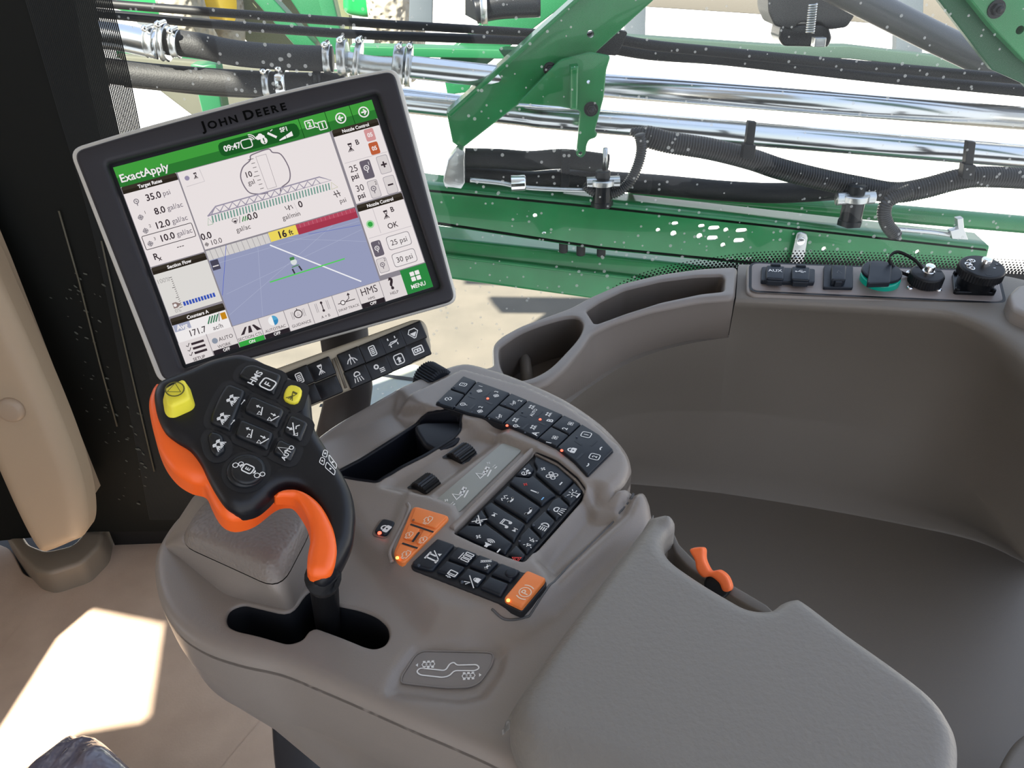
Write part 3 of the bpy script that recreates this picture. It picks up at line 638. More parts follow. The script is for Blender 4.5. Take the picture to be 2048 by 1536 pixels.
# small screw cap with tether
c = sp_.px(*A5((1302, 320))[0], 0.)
mb = MB(); knurl(c, .0222, 40, .001, .014, sp_, mb); pillow(mb, sp_, circ(c[0], c[1], .0218, 40), .0168, .013, .003)
for a in (.3, 2.2, 4.3):
    p = c + .0165 * np.array([math.cos(a), math.sin(a)]); box(mb, sp_, p, (.006, .003), .0165, .0171, 1)
cp = build('screw_cap', mb, [BLACK, DEEP], pn, label='small knurled black cap on a looped tether')
mb = MB(); q0 = sp_.w(c[0], c[1], .0165); cyl(mb, q0, q0 + sp_.n * .012, .0062, 0, 20, bev=.0015); cyl(mb, q0 + sp_.n * .0, q0 + sp_.n * .003, .008, 0, 20); build('rivet', mb, CHROME, cp)
mb = MB(); L = [sp_.w(*sp_.px(*A5(p)[0], h), h) for p, h in (((1290, 215), .022), ((1225, 145), .030), ((1110, 90), .034), ((1050, 118), .03), ((1048, 170), .022), ((1100, 225), .010), ((1178, 262), .003), ((1190, 266), .002))]
L = spl(L, 8, False)
rings = []
T = np.gradient(L, axis=0); T /= np.linalg.norm(T, axis=1)[:, None]
for p, t in zip(L, T):
    b = sp_.n * .9 + sp_.v * .2; b = b - b.dot(t) * t; b /= np.linalg.norm(b); a_ = np.cross(t, b); rings.append(np.array([p + b * .0022 + a_ * .0005, p - b * .0022 + a_ * .0005, p - b * .0022 - a_ * .0005, p + b * .0022 - a_ * .0005]))
loft(mb, rings, 0, True, True, True); build('tether', mb, RUBBER, cp)
for x, y in ((1188, 248), (1194, 362), (1408, 377), (1420, 266)):
    p = sp_.px(*A5((x, y))[0]); mb = MB(); pillow(mb, sp_, circ(p[0], p[1], .0042, 16), .0028, 0, .0018); box(mb, sp_, p, (.0045, .0008), .0025, .003, 1); box(mb, sp_, p, (.0008, .0045), .0025, .003, 1)
    build('screw', mb, [CHROME, BLACK], pn)
# large round connector with dust cap and chain
mb = MB(); P = sp_.pxs(A5((1505, 262), (1800, 272), (1832, 418), (1518, 408)), 0.); pillow(mb, sp_, rnd(P, .005, 4), .005, 0, .0015)
c = sp_.px(*A5((1672, 350))[0], 0.); cyl(mb, sp_.w(c[0], c[1], .004), sp_.w(c[0], c[1], .022), .023, 0, 32)
for q in P: 
    qq = q + (P.mean(0) - q) * .14; pillow(mb, sp_, circ(qq[0], qq[1], .0035, 6), .009, .004, .001)
dc = build('diagnostic_connector', mb, BLACKG, pn, label='big round black connector on a square flange')
mb = MB(); knurl(c, .0288, 48, .020, .031, sp_, mb); pillow(mb, sp_, circ(c[0], c[1], .0283, 44), .0335, .030, .003)
for a in (0.2, 2.4, 4.75): p = c + .021 * np.array([math.cos(a), math.sin(a)]); box(mb, sp_, p, (.007, .003), .033, .0337, 1)
build('dust_cap', mb, [BLACK, DEEP], dc)
mb = MB(); q0 = sp_.w(c[0] + .003, c[1] + .002, .033); cyl(mb, q0, q0 + sp_.n * .011, .0064, 0, 20, bev=.0015); build('rivet', mb, CHROME, dc)
mb = MB()
for i, (x, y, h) in enumerate([(1660, 210, .038), (1640, 195, .040), (1628, 178, .040), (1640, 160, .038), (1662, 155, .036), (1820, 225, .03), (1836, 212, .026), (1838, 198, .03), (1846, 240, .02)]):
    p = sp_.w(*sp_.px(*A5((x, y))[0], h), h); q = np.arange(10) / 10 * 2 * math.pi; d1, d2 = (sp_.u, sp_.n) if i % 2 else (sp_.v, sp_.u)
    L = p + .0032 * (np.cos(q)[:, None] * d1 + np.sin(q)[:, None] * d2); tube(mb, np.vstack([L, L[:1]]), .0008, 0, 6, False)
build('chain', mb, CHROME, dc)
# ================================================================== ARMREST CONSOLE
ZC = .72; fc = hor(ZC)
con = empty('armrest_console', PZ(620, 1250, ZC), 'taupe moulded armrest console carrying the control keypads and lever slot', 'armrest console')
A2 = crop(560, 620, 500); A3 = crop(840, 730, 460); A4 = crop(700, 860, 500); A5b = crop(380, 1000, 700)
CO = [(430, 985), (360, 1022), (318, 1075), (305, 1115), (308, 1165), (326, 1215), (360, 1258), (412, 1290), (480, 1312), (560, 1330), (640, 1362), (720, 1396), (820, 1440), (920, 1482), (1010, 1525), (1100, 1590), (1400, 1590), (1330, 1200), (1300, 1012), (1268, 1000), (1238, 1004), (1228, 1008), (1250, 985), (1262, 955), (1257, 925), (1235, 893), (1195, 855), (1130, 812), (1050, 775), (985, 752), (925, 741), (850, 766), (740, 818), (640, 868), (540, 930)]
PO = resamp(spl(fc.pxs(CO), 5), .006)
slot = rnd(fc.pxs(A5b((208, 700), (225, 640), (310, 605), (590, 672), (690, 520), (840, 480), (850, 500), (820, 580), (830, 605), (1000, 640), (1100, 680), (1160, 740), (1168, 800), (1140, 850), (1080, 870), (1020, 855), (900, 805), (735, 745), (690, 765), (660, 815), (580, 842), (500, 820), (400, 790), (280, 765), (225, 740))), .010, 4)
tray = rnd(fc.pxs(A2((1100, 960), (1180, 930), (1440, 940), (1510, 950), (1490, 1060), (1440, 1110), (1200, 1260), (1000, 1370), (860, 1460), (810, 1500), (600, 1470), (380, 1420), (420, 1310), (700, 1190), (950, 1060))), .006, 4)
wheel_px = [((1340, 1250), (1480, 1150), (1600, 1215), (1540, 1285)), ((1055, 1500), (1190, 1400), (1315, 1470), (1240, 1535))]
def poly(*a, h=0.): return fc.pxs(a, h)
clim = rnd(ccw(fc.pxs(A4((1512, 200), (1700, 288), (1865, 425), (1935, 522), (1425, 1105), (1275, 1055), (1030, 950), (845, 862)), .011)), .003, 3)
lobe = poly((794, 803), (925, 741), (1050, 775), (1130, 812), (1195, 855), (1240, 895), (1262, 925), (1270, 960), (1235, 1015), (1190, 1015), (1172, 995), (1143, 955), (1110, 928), (1065, 903), (1002, 876), (926, 847), (860, 822), h=.014)
wing = poly((640, 868), (794, 806), (835, 852), (800, 875), (690, 945), (640, 975), (560, 1000), (540, 930))
wheelbed = poly((770, 990), (790, 970), (925, 886), (1000, 870), (1020, 880), (990, 905), (862, 1003), (850, 1010))
bed = poly((822, 1000), (870, 1020), (912, 1036), (925, 1065), (1060, 1120), (1100, 1150), (1110, 1165), (1062, 1232), (1040, 1242), (1000, 1232), (790, 1150), (778, 1125), (783, 1095), (810, 1020))
upper = poly((640, 960), (700, 1050), (730, 1100), (775, 1148), (815, 1190), (840, 1228), (870, 1256), (930, 1268), (1000, 1258), (1050, 1246), (1090, 1225), (1300, 1020), (1300, 800), (900, 700), (600, 800))
valley = poly((1188, 1006), (1205, 1018), (1228, 1024), (1262, 1008), (1250, 1040), (1130, 1150), (1104, 1176), (1096, 1160), (1078, 1142), (1128, 1078))
lblr = poly((830, 1290), (860, 1282), (990, 1290), (1012, 1300), (1000, 1345), (965, 1392), (920, 1400), (775, 1385), (790, 1340))
def step(X, P, h, w_): return h * sstep((sdf(X, P) + w_ / 2) / w_)
def con_h(X):
    h = step(X, upper, .011, .022) + step(X, lobe, .0065, .006) + step(X, wing, -.014, .022) + step(X, wheelbed, -.006, .012)
    h += step(X, bed, .003, .006) + step(X, valley, -.011, .014) - step(X, lblr, .005, .008)
    return h
mb = MB(); pillow(mb, fc, PO, 0, -.012, .009, holes=[slot, tray, clim], hfun=con_h, sp=.0032, Rh=.002, hole_base=-.09, ms=1, ds=.004)
rings = []
Nn = normals2(ccw(PO)); Pc = ccw(PO)
cx = fc.px(900, 1200)
for dz, k_ in ((-.009, 0), (-.02, .0), (-.034, .004), (-.036, .006), (-.038, .006), (-.066, .035), (-.072, .06), (-.11, .20), (-.18, .38), (-.30, .53), (-.5, .60), (-.70, .64)):
    rings.append(fc.W(Pc + (cx - Pc) * k_, dz + (con_h(Pc) if dz > -.03 else 0)))
loft(mb, rings, 0, True, flip=True)
# walls inside the cavities
for P in (slot, tray): flat(mb, hor(ZC - .088), P * 1.0, 0, 1)
build('console_body', mb, [TAUPE, DEEP], con)
# seam line between the deck and the armrest base
def line3(pts, r, h=0., m=GREYI, name='seam', parent=con, hf_=con_h):
    mb = MB(); L = spl(fc.pxs(pts), 6, False); hh = hf_(L) if hf_ else 0; tube(mb, fc.W(L, h + hh), r, 0, 6); return build(name, mb, m, parent)
line3([(1266, 1004), (1200, 1075), (1120, 1165), (1068, 1232), (1050, 1246), (1010, 1252), (985, 1240)], .0009)

# black storage tray liner with its raised far lip
mb = MB(); tr_ = tray; Pt = ccw(tr_); Nn = normals2(Pt)
ri = [fc.W(Pt - Nn * .001, con_h(Pt) - .0004), fc.W(Pt + Nn * .0012, con_h(Pt) + .0006), fc.W(Pt + Nn * .0022, con_h(Pt) - .002), fc.W(Pt + Nn * .006, -.075)]
loft(mb, ri, 0, True, flip=True); flat(mb, fc, Pt, -.074)
lip = fc.pxs(A2((1100, 960), (1180, 930), (1440, 930), (1515, 942), (1492, 1060), (1440, 1110), (1290, 1180), (1180, 1120), (1110, 1010)), .006)
pillow(mb, fc, rnd(lip, .004, 4), .0085, -.02, .004)
build('storage_tray', mb, mat('navy black tray liner', (.005, .006, .010), .42, spec=.25), con)

# two ribbed thumb wheels in their slots
for q in wheel_px:
    P = fc.pxs(A2(*q)); c = P.mean(0); mb = MB()
    ax2 = P[1] - P[0]; L_ = np.linalg.norm(ax2); hx = float(con_h(c[None])[0])
    d_ = (P[0] + P[3]) / 2 - (P[1] + P[2]) / 2; d_ /= np.linalg.norm(d_)      # along the axis
    e_ = np.array([-d_[1], d_[0]])
    e_ = P[2] - P[1]; e_ /= np.linalg.norm(e_); d_ = P[0] - P[1]; wdt = np.linalg.norm(d_) * .92; d_ /= np.linalg.norm(d_)
    r_ = np.linalg.norm(P[2] - P[1]) * .62; D3 = fc.w(*(d_), 0) - fc.w(0, 0, 0); E3 = fc.w(*e_, 0) - fc.w(0, 0, 0); Z3 = np.array([0, 0, 1.])
    E3 = E3 - E3.dot(D3) * D3; E3 /= np.linalg.norm(E3); o3 = fc.w(c[0], c[1], hx - .004)
    n = 52; a = np.arange(n) / n * 2 * math.pi; rr = np.where(np.arange(n) % 2, r_, r_ * .92)
    rg = [o3 + D3 * s_ + (k_ * rr[:, None]) * (np.cos(a)[:, None] * E3 + np.sin(a)[:, None] * Z3) for s_, k_ in ((-wdt / 2, .9), (-wdt / 2 * .92, 1), (wdt / 2 * .92, 1), (wdt / 2, .9))]
    loft(mb, rg, 0, True, True, True); mb.s = [False] * len(mb.s)
    build('thumbwheel', mb, BLACKG, con)
    mb = MB(); Q = c + (P - c) * 1.10; Q = rnd(ccw(Q), .002, 3); flat(mb, fc, Q, hx + .0006); build('wheel_slot', mb, DEEP, con)
# large ribbed knob on the outer edge
mb = MB(); a_ = PZ(866, 768, ZC + .004); D3 = PZ(893, 782, ZC) - PZ(846, 754, ZC); D3 /= np.linalg.norm(D3); E3 = np.array([-D3[1], D3[0], 0]); n = 72
a = np.arange(n) / n * 2 * math.pi; rr = np.where(np.arange(n) % 2, .017, .0157)
rg = [a_ + np.array([0, .008, -.002]) + D3 * s_ + (k_ * rr[:, None]) * (np.cos(a)[:, None] * E3 + np.sin(a)[:, None] * np.array([0, 0, 1.])) for s_, k_ in ((-.013, .88), (-.012, 1), (.010, 1), (.0125, .85))]
loft(mb, rg, 0, True, True, True); mb.s = [False] * len(mb.s); build('ribbed_knob', mb, NAVY, con)

# raised lettered plates
mb = MB(); P = rnd(fc.pxs(A4((1250, 112), (1412, 172), (1350, 235), (882, 692), (668, 612), (900, 415)), .005), .003, 4); hx = float(con_h(P.mean(0)[None])[0]); pl_ = hor(ZC + .011)
P = rnd(pl_.pxs(A4((1250, 112), (1412, 172), (882, 692), (668, 612))), .0035, 4); pillow(mb, pl_, P, .0012, -.004, .0005)
U = pl_.pxs(A4((700, 600), (1250, 120))); up_ = pl_.pxs(A4((882, 692), (668, 612)));
rd = U[1] - U[0]; rd /= np.linalg.norm(rd); vv = np.array([-rd[1], rd[0]])
for x, y, s in ((1100, 360, .0085), (910, 530, .0085)): icon(mb, pl_, 'boom', pl_.pxs(A4((x, y)))[0], s, .0014, 1, rd, vv)
for x, y in ((1165, 300), (820, 605)):
    for k, ic in ((-1, 'plus'), (0, 'arrowr'), (1, 'minus')): icon(mb, pl_, ic, pl_.pxs(A4((x + 30 * k, y + 18 * k)))[0], .0022, .0014, 1, rd, vv)
build('label_plate', mb, [LCD, WHITEI], con, label='long grey green plate with white boom symbols')
hl_ = float(con_h(fc.px(895, 1340)[None])[0]); print('label h', hl_)
mb = MB(); fl_ = hor(ZC + hl_ + .0012)
P = rnd(fl_.pxs(A5b((1335, 882), (1778, 893), (1770, 960), (1700, 1065), (1640, 1095), (1500, 1100), (1235, 1070), (1240, 1030))), .006, 4)
pillow(mb, fl_, P, 0, -.01, .001); ribbon(mb, fl_, P, .0009, .0003, 0, True)
U = fl_.pxs(A5b((1330, 1010), (1690, 985))); rd = U[1] - U[0]; L_ = np.linalg.norm(rd); rd /= L_; vv = np.array([-rd[1], rd[0]])
G = fl_.pxs(A5b((1325, 1005), (1345, 985), (1400, 990), (1495, 1000), (1520, 960), (1545, 950), (1560, 968), (1680, 965), (1695, 985), (1670, 1000), (1545, 1000), (1520, 1030), (1480, 1040), (1345, 1025)))
ribbon(mb, fl_, rnd(G, .002, 3), .0009, .0003, 1, True)
for x, y, s in ((1395, 963, 1), (1630, 1030, -1)):
    c = fl_.pxs(A5b((x, y)))[0]
    for dx in (-.6, 0, .6):
        ribbon(mb, fl_, circ(c[0] + dx * .004 * rd[0], c[1] + dx * .004 * rd[1], .0016, 6), .0006, .0003, 1, True)
        for dy in (-1, 1): q = c + rd * dx * .0045 + vv * dy * .0022; box(mb, fl_, q, (.0016, .0011), .0001, .0003, 1)
    q = c - rd * s * .0065; flat(mb, fl_, [q - rd * s * .0015, q + vv * .0013, q - vv * .0013], .0003, 1)
build('shift_label', mb, [mat('shift plate plastic', (.21, .19, .175), .45), WHITEI], con, label='grey shift pattern plate with white outline')

# ------------------------------------------------------------------ keypads
def led(parent, fr, p, m, h=.002, r=.0016):
    r *= .78
    mb = MB(); pillow(mb, fr, circ(p[0], p[1], r, 14), h, h - .001, .0005); return build('lamp', mb, m, parent)
def keyshape(fr, P, h, base, R=.0012, inset=.0006, cr_=.0015):
    P = ccw(P); c = P.mean(0); P = rnd(P, cr_, 3); P = resamp(P, .003); P = P + normals2(P) * inset
    mb = MB(); pillow(mb, fr, P, h, base, R, K=3); return mb
# upper keypad strip
f1 = hor(ZC + .018)
TOPL = A3((385, 108), (510, 155), (810, 262), (965, 325), (1280, 455), (1440, 535), (1728, 770))
TOPC = A3((385, 108), (510, 155), (660, 205), (810, 262), (965, 325), (1125, 388), (1280, 455), (1440, 535), (1545, 595), (1640, 660), (1728, 770))
BOTL = A3((132, 352), (290, 415), (575, 480), (740, 532), (1045, 670), (1215, 748), (1492, 1005))
top = f1.pxs(A3((385, 108), (510, 155), (810, 262), (965, 325), (1280, 455), (1440, 535), (1728, 770)))
Tk = [f1.pxs(A3(*L)) for L in (((385, 108), (447, 131), (510, 155)), ((510, 155), (660, 208), (810, 262)), ((810, 262), (888, 293), (965, 325)), ((965, 325), (1125, 390), (1280, 455)), ((1280, 455), (1362, 494), (1440, 535)), ((1440, 535), (1600, 632), (1728, 770)))]
Bk = [f1.pxs(A3(*L)) for L in (((132, 352), (215, 382), (295, 405)), ((295, 405), (435, 450), (580, 480)), ((580, 480), (660, 508), (738, 535)), ((738, 535), (895, 600), (1045, 670)), ((1045, 670), (1130, 708), (1215, 750)), ((1215, 750), (1370, 872), (1492, 1005)))]
def cell(c, t0, t1, s0=0., s1=1.):
    def g(L, s): return L[0] * (1 - s) + L[1] * s if 0 else np.array([np.interp(s, [0, .5, 1], L[:, k]) for k in (0, 1)])
    ss = (s0, (s0 + s1) / 2, s1)
    a = [g(Bk[c], s) * (1 - t0) + g(Tk[c], s) * t0 for s in ss]; b = [g(Bk[c], s) * (1 - t1) + g(Tk[c], s) * t1 for s in ss[::-1]]
    return np.array(a + b)
kp = MB(); oc = np.vstack([Bk[0][:1], *[b[1:] for b in Bk], *[t[::-1][:2] for t in Tk[::-1]], Tk[0][:1]])
pillow(kp, f1, rnd(ccw(oc), .002, 3), .0, -.006, .0008)
k1 = build('section_keypad', kp, DEEP, con, label='long curved black keypad along the outer edge')
rdU = f1.pxs(A3((215, 385), (447, 131))); rdU = rdU[1] - rdU[0]; rdU /= np.linalg.norm(rdU)
def key(parent, fr, P, icons, A, u, mats_=None, h=.0022, base=-.002, R=.0012, name='key', label=None, inset=.0006, cr_=.0015, v=None, grooves=(), sc=1.):
    mb = keyshape(fr, P, h, base, R, inset, cr_); v = np.array([-u[1], u[0]]) if v is None else v
    for it in icons:
        m = it[4] if len(it) > 4 else 1; p = fr.pxs(A((it[1], it[2])), h)[0]
        if it[0] in ICONS: icon(mb, fr, it[0], p, it[3] * sc * .82, h + .0002, m, u, v)
        else: text(mb, fr, it[0], p, it[3] * sc * .85, h + .0002, m, u, v, bold=.02)
    for g in grooves: ribbon(mb, fr, fr.pxs(A(*g), h), .0021, h + .00015, 2)
    return build(name, mb, mats_ or [NAVY, WHITEI, BLACKG, REDI, BLUEI], parent, label=label)
SZ = .0048
K1 = [(0, .5, 1, [('page', 385, 175, SZ)], ()), (0, 0, .5, [('swirl', 252, 302, SZ)], ()),
 (1, 0, 1, [('target', 530, 228, SZ), ('1', 540, 190, .0045), ('target', 678, 270, SZ), ('3', 680, 240, .0045), ('gauge', 388, 352, SZ), ('target', 535, 408, SZ), ('2', 540, 376, .0045)],
  [((625, 235), (580, 278)), ((430, 275), (490, 295)), ((585, 325), (645, 350)), ((490, 352), (448, 395))]),
 (2, .5, 1, [('boom', 830, 340, SZ), ('2', 890, 320, .0045)], ()), (2, 0, .5, [('boom', 705, 460, SZ)], ()),
 (3, 0, 1, [('nozzle2', 1000, 375, SZ * .9), ('AUTO', 1010, 425, .0036), ('nozzle2', 1150, 440, SZ * .9), ('B', 1158, 495, .0066), ('nozzle2', 855, 490, SZ * .9), ('gauge', 858, 545, SZ * .9), ('nozzle2', 1015, 555, SZ * .9), ('A', 1025, 612, .0066)],
  [((1090, 410), (1040, 455)), ((890, 440), (950, 462)), ((1050, 505), (1112, 535)), ((965, 525), (910, 570))]),
 (4, .5, 1, [('2', 1290, 568, .0055), ('fan', 1342, 524, SZ * .75)], ()), (4, 0, .5, [('1', 1146, 692, .0055), ('fan', 1202, 648, SZ * .75)], ()),
 (5, 0, 1, [('one', 1480, 622, .0058), ('ret', 1635, 750, .0045), ('two', 1555, 818, .0058), ('rem', 1470, 885, .0045), ('lock', 1350, 758, .0056)],
  [((1380, 672), (1440, 712)), ((1575, 670), (1520, 720)), ((1450, 788), (1395, 840))])]
lab1 = {(0, .5): 'small key with a page symbol', (0, 0): 'small key with a swirl symbol', (1, 0): 'wide four way key with target symbols 1 2 3', (3, 0): 'wide four way key marked AUTO B A', (5, 0): 'end key with a padlock and keys 1 2'}
for c, t0, t1, ic, gr in K1:
    key(k1, f1, cell(c, t0, t1), ic, A3, rdU, grooves=gr, label=lab1.get((c, t0)))
for x, y, m in ((603, 298, LEDR), (775, 538, LEDR), (1070, 484, LEDR), (1262, 760, LEDR), (305, 198, LEDX), (168, 325, LEDX), (450, 245, LEDX), (310, 370, LEDX), (462, 422, LEDX), (615, 478, LEDX), (757, 355, LEDX), (910, 420, LEDX), (935, 602, LEDX), (1395, 642, LEDX)):
    led(k1, f1, f1.pxs(A3((x, y)), .0025)[0], m, .0030, .0015 if m is LEDR else .0011)

# climate and radio keypad, sunk in its frame
f2k = hor(ZC + .0105)
kp = MB(); Pk = f2k.pxs(A4((1508, 205), (1700, 300), (1850, 430), (1920, 520), (1425, 1090), (1275, 1040), (1030, 940), (862, 858)))
pillow(kp, f2k, rnd(ccw(Pk), .002, 3), 0, -.008, .0006)
k2 = build('climate_keypad', kp, DEEP, con, label='black climate and radio keypad in the sunken centre frame')
rd2 = f2k.pxs(A4((862, 858), (1508, 205))); rd2 = rd2[1] - rd2[0]; rd2 /= np.linalg.norm(rd2)
v2 = np.array([-rd2[1], rd2[0]])
K2 = [
 ([(1515, 225), (1700, 310), (1838, 435), (1725, 545), (1690, 530), (1512, 372), (1530, 340), (1500, 280)], [('plus', 1582, 320, .0035), ('fan', 1655, 375, .0062), ('minus', 1728, 440, .0035)], 'fan speed key'),
 ([(1470, 275), (1515, 340), (1470, 400), (1350, 388), (1400, 330)], [('seat', 1440, 350, .0058)], 'small six sided key'),
 ([(1340, 395), (1470, 408), (1495, 380), (1695, 550), (1650, 575), (1572, 640), (1500, 590), (1300, 452)], [('plus', 1437, 447, .003, 3), ('therm', 1510, 505, .0045), ('minus', 1578, 563, .003, 4)], 'temperature key with red plus and blue minus'),
 ([(1290, 465), (1400, 540), (1568, 650), (1450, 775), (1380, 725), (1165, 590)], [('voice', 1295, 565, .0062), ('phone', 1455, 665, .0062)], 'telephone key with two silver domes'),
 ([(1155, 600), (1260, 670), (1442, 785), (1385, 870), (1345, 940), (1110, 755), (1130, 735), (1085, 655)], [('next', 1182, 695, .0035), ('music', 1275, 765, .0062), ('next', 1350, 820, .0035)], 'music key'),
 ([(1080, 658), (1128, 735), (1075, 795), (960, 785), (1010, 730)], [('mute', 1060, 742, .0056)], 'six sided mute key'),
 ([(950, 795), (1078, 803), (1105, 775), (1340, 945), (1275, 1038), (1030, 935), (868, 860)], [('plus', 1052, 875, .0035), ('speaker', 1135, 930, .0062), ('minus', 1218, 990, .0035)], 'volume key with speaker symbol'),
 ([(1840, 440), (1915, 520), (1802, 635), (1720, 555)], [('beacon', 1835, 525, .0058)], None),
 ([(1715, 560), (1798, 640), (1690, 755), (1600, 668), (1655, 590)], [('worklight', 1712, 660, .0058)], None),
 ([(1595, 672), (1685, 760), (1570, 900), (1470, 795)], [('headlight', 1592, 790, .0058)], None),
 ([(1465, 800), (1565, 905), (1448, 1035), (1372, 950), (1385, 890)], [('parking', 1478, 925, .0052)], None),
 ([(1368, 955), (1445, 1040), (1410, 1085), (1285, 1040), (1352, 960)], [('hazard', 1360, 1058, .0048, 3)], 'key with red hazard triangle'),
]
for P, ic, lb in K2:
    key(k2, f2k, f2k.pxs(A4(*P)), ic, A4, rd2, R=.0018, cr_=.001, inset=.0005, label=lb, h=.003, v=v2)
for x, y in ((1765, 548), (1625, 655), (1503, 783), (1388, 912)): led(k2, f2k, f2k.pxs(A4((x, y)), .003)[0], LEDX, .0036, .0013)
# silver domes round the two phone symbols
# rib along the left of the keypad
mb = MB(); fr4 = hor(ZC + .010); P = fr4.pxs(A4((1510, 178), (1490, 172), (815, 835), (860, 858), (1512, 200))); pillow(mb, fr4, rnd(ccw(P), .001, 3), .006, -.008, .0022)
P = fr4.pxs(A4((1510, 178), (1640, 215), (1780, 325), (1890, 450), (1940, 530), (1915, 540), (1850, 440), (1700, 315), (1512, 215))); pillow(mb, fr4, rnd(ccw(P), .001, 3), .003, -.008, .001)
build('keypad_frame', mb, TAUPE, con)

# lower keypad with the orange park brake key
f3k = hor(ZC + .0142)
kp = MB(); Pk = f3k.pxs(A4((715, 895), (1420, 1165), (1445, 1165), (1610, 1235), (1608, 1270), (1415, 1485), (1385, 1482), (1250, 1420), (510, 1135), (495, 1105)))
pillow(kp, f3k, rnd(ccw(Pk), .003, 3), 0, -.006, .0008)
k3 = build('lower_keypad', kp, DEEP, con, label='black keypad nearest the lever, ending in the orange brake key')
k3.name = 'function_keypad'
rd3 = f3k.pxs(A4((690, 1165), (875, 970))); rd3 = rd3[1] - rd3[0]; rd3 /= np.linalg.norm(rd3); v3 = np.array([-rd3[1], rd3[0]])
K3 = [([(718, 900), (868, 955), (690, 1165), (655, 1168), (515, 1130), (500, 1105)], [('axle', 690, 1035, .0068)], 'tall raised key at the left end'),
 ([(880, 965), (1050, 1028), (960, 1130), (795, 1072)], [('boxes', 955, 1040, .0056)], None), ([(790, 1080), (955, 1140), (870, 1232), (700, 1175)], [('box1', 830, 1178, .0055)], None),
 ([(1058, 1032), (1228, 1098), (1135, 1195), (968, 1132)], [('ladder', 1115, 1100, .006)], None), ([(962, 1142), (1130, 1205), (1048, 1305), (878, 1238)], [('foldlock', 1000, 1240, .006)], None),
 ([(1236, 1102), (1405, 1168), (1315, 1268), (1145, 1200)], [], 'blank key with a round dimple'), ([(1140, 1210), (1310, 1275), (1240, 1385), (1055, 1308)], [], None)]
for P, ic, lb in K3: key(k3, f3k, f3k.pxs(A4(*P)), ic, A4, rd3, h=.0028, v=v3, label=lb, R=.0015)
key(k3, f3k, f3k.pxs(A4((1448, 1168), (1612, 1238), (1600, 1262), (1415, 1485), (1395, 1483), (1248, 1412))), [('park', 1435, 1330, .0078)], A4, rd3, [ORANGEK, CREAMI, BLACK], h=.0038, v=v3, R=.0015, cr_=.003, label='orange park brake key with P symbol', name='brake_key')
led(k3, f3k, f3k.pxs(A4((1296, 1395)), .004)[0], LEDO, .0046, .0016)
for x, y in ((562, 1108), (918, 1245)): led(k3, f3k, f3k.pxs(A4((x, y)), .003)[0], LEDX, .0034, .0015)
mb = MB(); c = f3k.pxs(A4((1322, 1172)), .003)[0]; pillow(mb, f3k, circ(c[0], c[1], .0042, 20), .0042, .002, .0012); build('dimple', mb, NAVY, k3)

# orange throttle keypad
f4k = hor(ZC + .0145); P4 = f4k.pxs(A4((520, 632), (828, 722), (440, 1112), (350, 1040)))
mb = keyshape(f4k, P4, .002, -.006, .0012, 0, .005)
kk = build('throttle_keypad', mb, ORANGEK, con, label='orange tapered throttle keypad with engine symbols')
for P, ic in (([(535, 650), (812, 727), (705, 835), (490, 770)], ('engine', 640, 738, .0058)), ([(482, 785), (590, 822), (525, 935), (430, 915)], ('engine', 485, 860, .0048)), ([(605, 830), (690, 850), (570, 970), (535, 945)], ('engine', 600, 900, .0048)), ([(420, 930), (555, 975), (445, 1100), (362, 1040)], ('engine', 460, 1020, .0055))):
    key(kk, f4k, f4k.pxs(A4(*P)), [ic], A4, rd3, [ORANGEK, CREAMI, BLACK], h=.0032, base=.0005, v=v3, R=.0008, cr_=.002)
mb = MB()
for g in (((495, 775), (685, 840)), ((568, 840), (512, 920)), ((428, 930), (555, 972))): ribbon(mb, f4k, f4k.pxs(A4(*g), .003), .0017, .0034)
build('divider', mb, DEEP, kk)
led(kk, f4k, f4k.pxs(A4((388, 1050)), .003)[0], LEDO, .0040, .0016); led(kk, f4k, f4k.pxs(A4((520, 740)), .003)[0], mat('unlit amber lamp', (.25, .08, .03), .4), .0038, .0013)
# single lock key in its well
mb = MB(); f5k = hor(ZC + .011); P = f5k.pxs(A4((250, 722), (408, 762), (312, 905), (168, 860))); pillow(mb, f5k, rnd(ccw(P), .005, 4), .0005, -.01, .0004); build('key_well', mb, mat('key well plastic', (.16, .13, .11), .4), con)
q = key(con, f5k, f5k.pxs(A4((268, 738), (390, 768), (300, 890), (188, 855))), [('lock', 290, 805, .0058)], A4, rd3, h=.003, v=v3, cr_=.004, label='small black key with a white padlock', name='lock_key')
led(q, f5k, f5k.pxs(A4((242, 845)), .003)[0], LEDR, .0038, .0019)

# raised frames around the console beds
mb = MB()
def rim3(pts, r, z): tube(mb, [PZ(x, y, z) for x, y in spl(np.array(pts, float), 6, False)], r, 0, 8)
rim3(A4((470, 605), (485, 650), (440, 760), (360, 920), (325, 1010), (345, 1080)), .0016, ZC + .0135)
build('deck_bead', mb, TAUPE, con)

# ------------------------------------------------------------------ raised leather palm rest
def corner_ring(pxl, z, r, n=6): return hor(z).W(rnd(hor(z).pxs(pxl), r, n))
topP = [(368, 1062), (432, 985), (590, 960), (624, 1036), (546, 1130), (492, 1114)]
botP = [(322, 1092), (392, 985), (600, 965), (652, 1085), (588, 1229), (448, 1196)]
midP = [(352, 1085), (424, 985), (592, 962), (628, 1050), (560, 1180), (478, 1142)]
T0 = corner_ring(topP, ZC + .047, .02); c = T0.mean(0)
mb = MB(); M1 = corner_ring(midP, ZC + .032, .018)
rg = [c + (T0 - c) * k_ + np.array([0, 0, dz]) for k_, dz in ((.0, .003), (.4, .003), (.8, .0018), (.93, 0))] + [T0 * .75 + M1 * .25 + np.array([0, 0, .002]), M1 + (c * [1, 1, 0] - M1 * [1, 1, 0]) * 0]
rg[0] = rg[1] * .02 + c * .98
loft(mb, rg, 0, True)
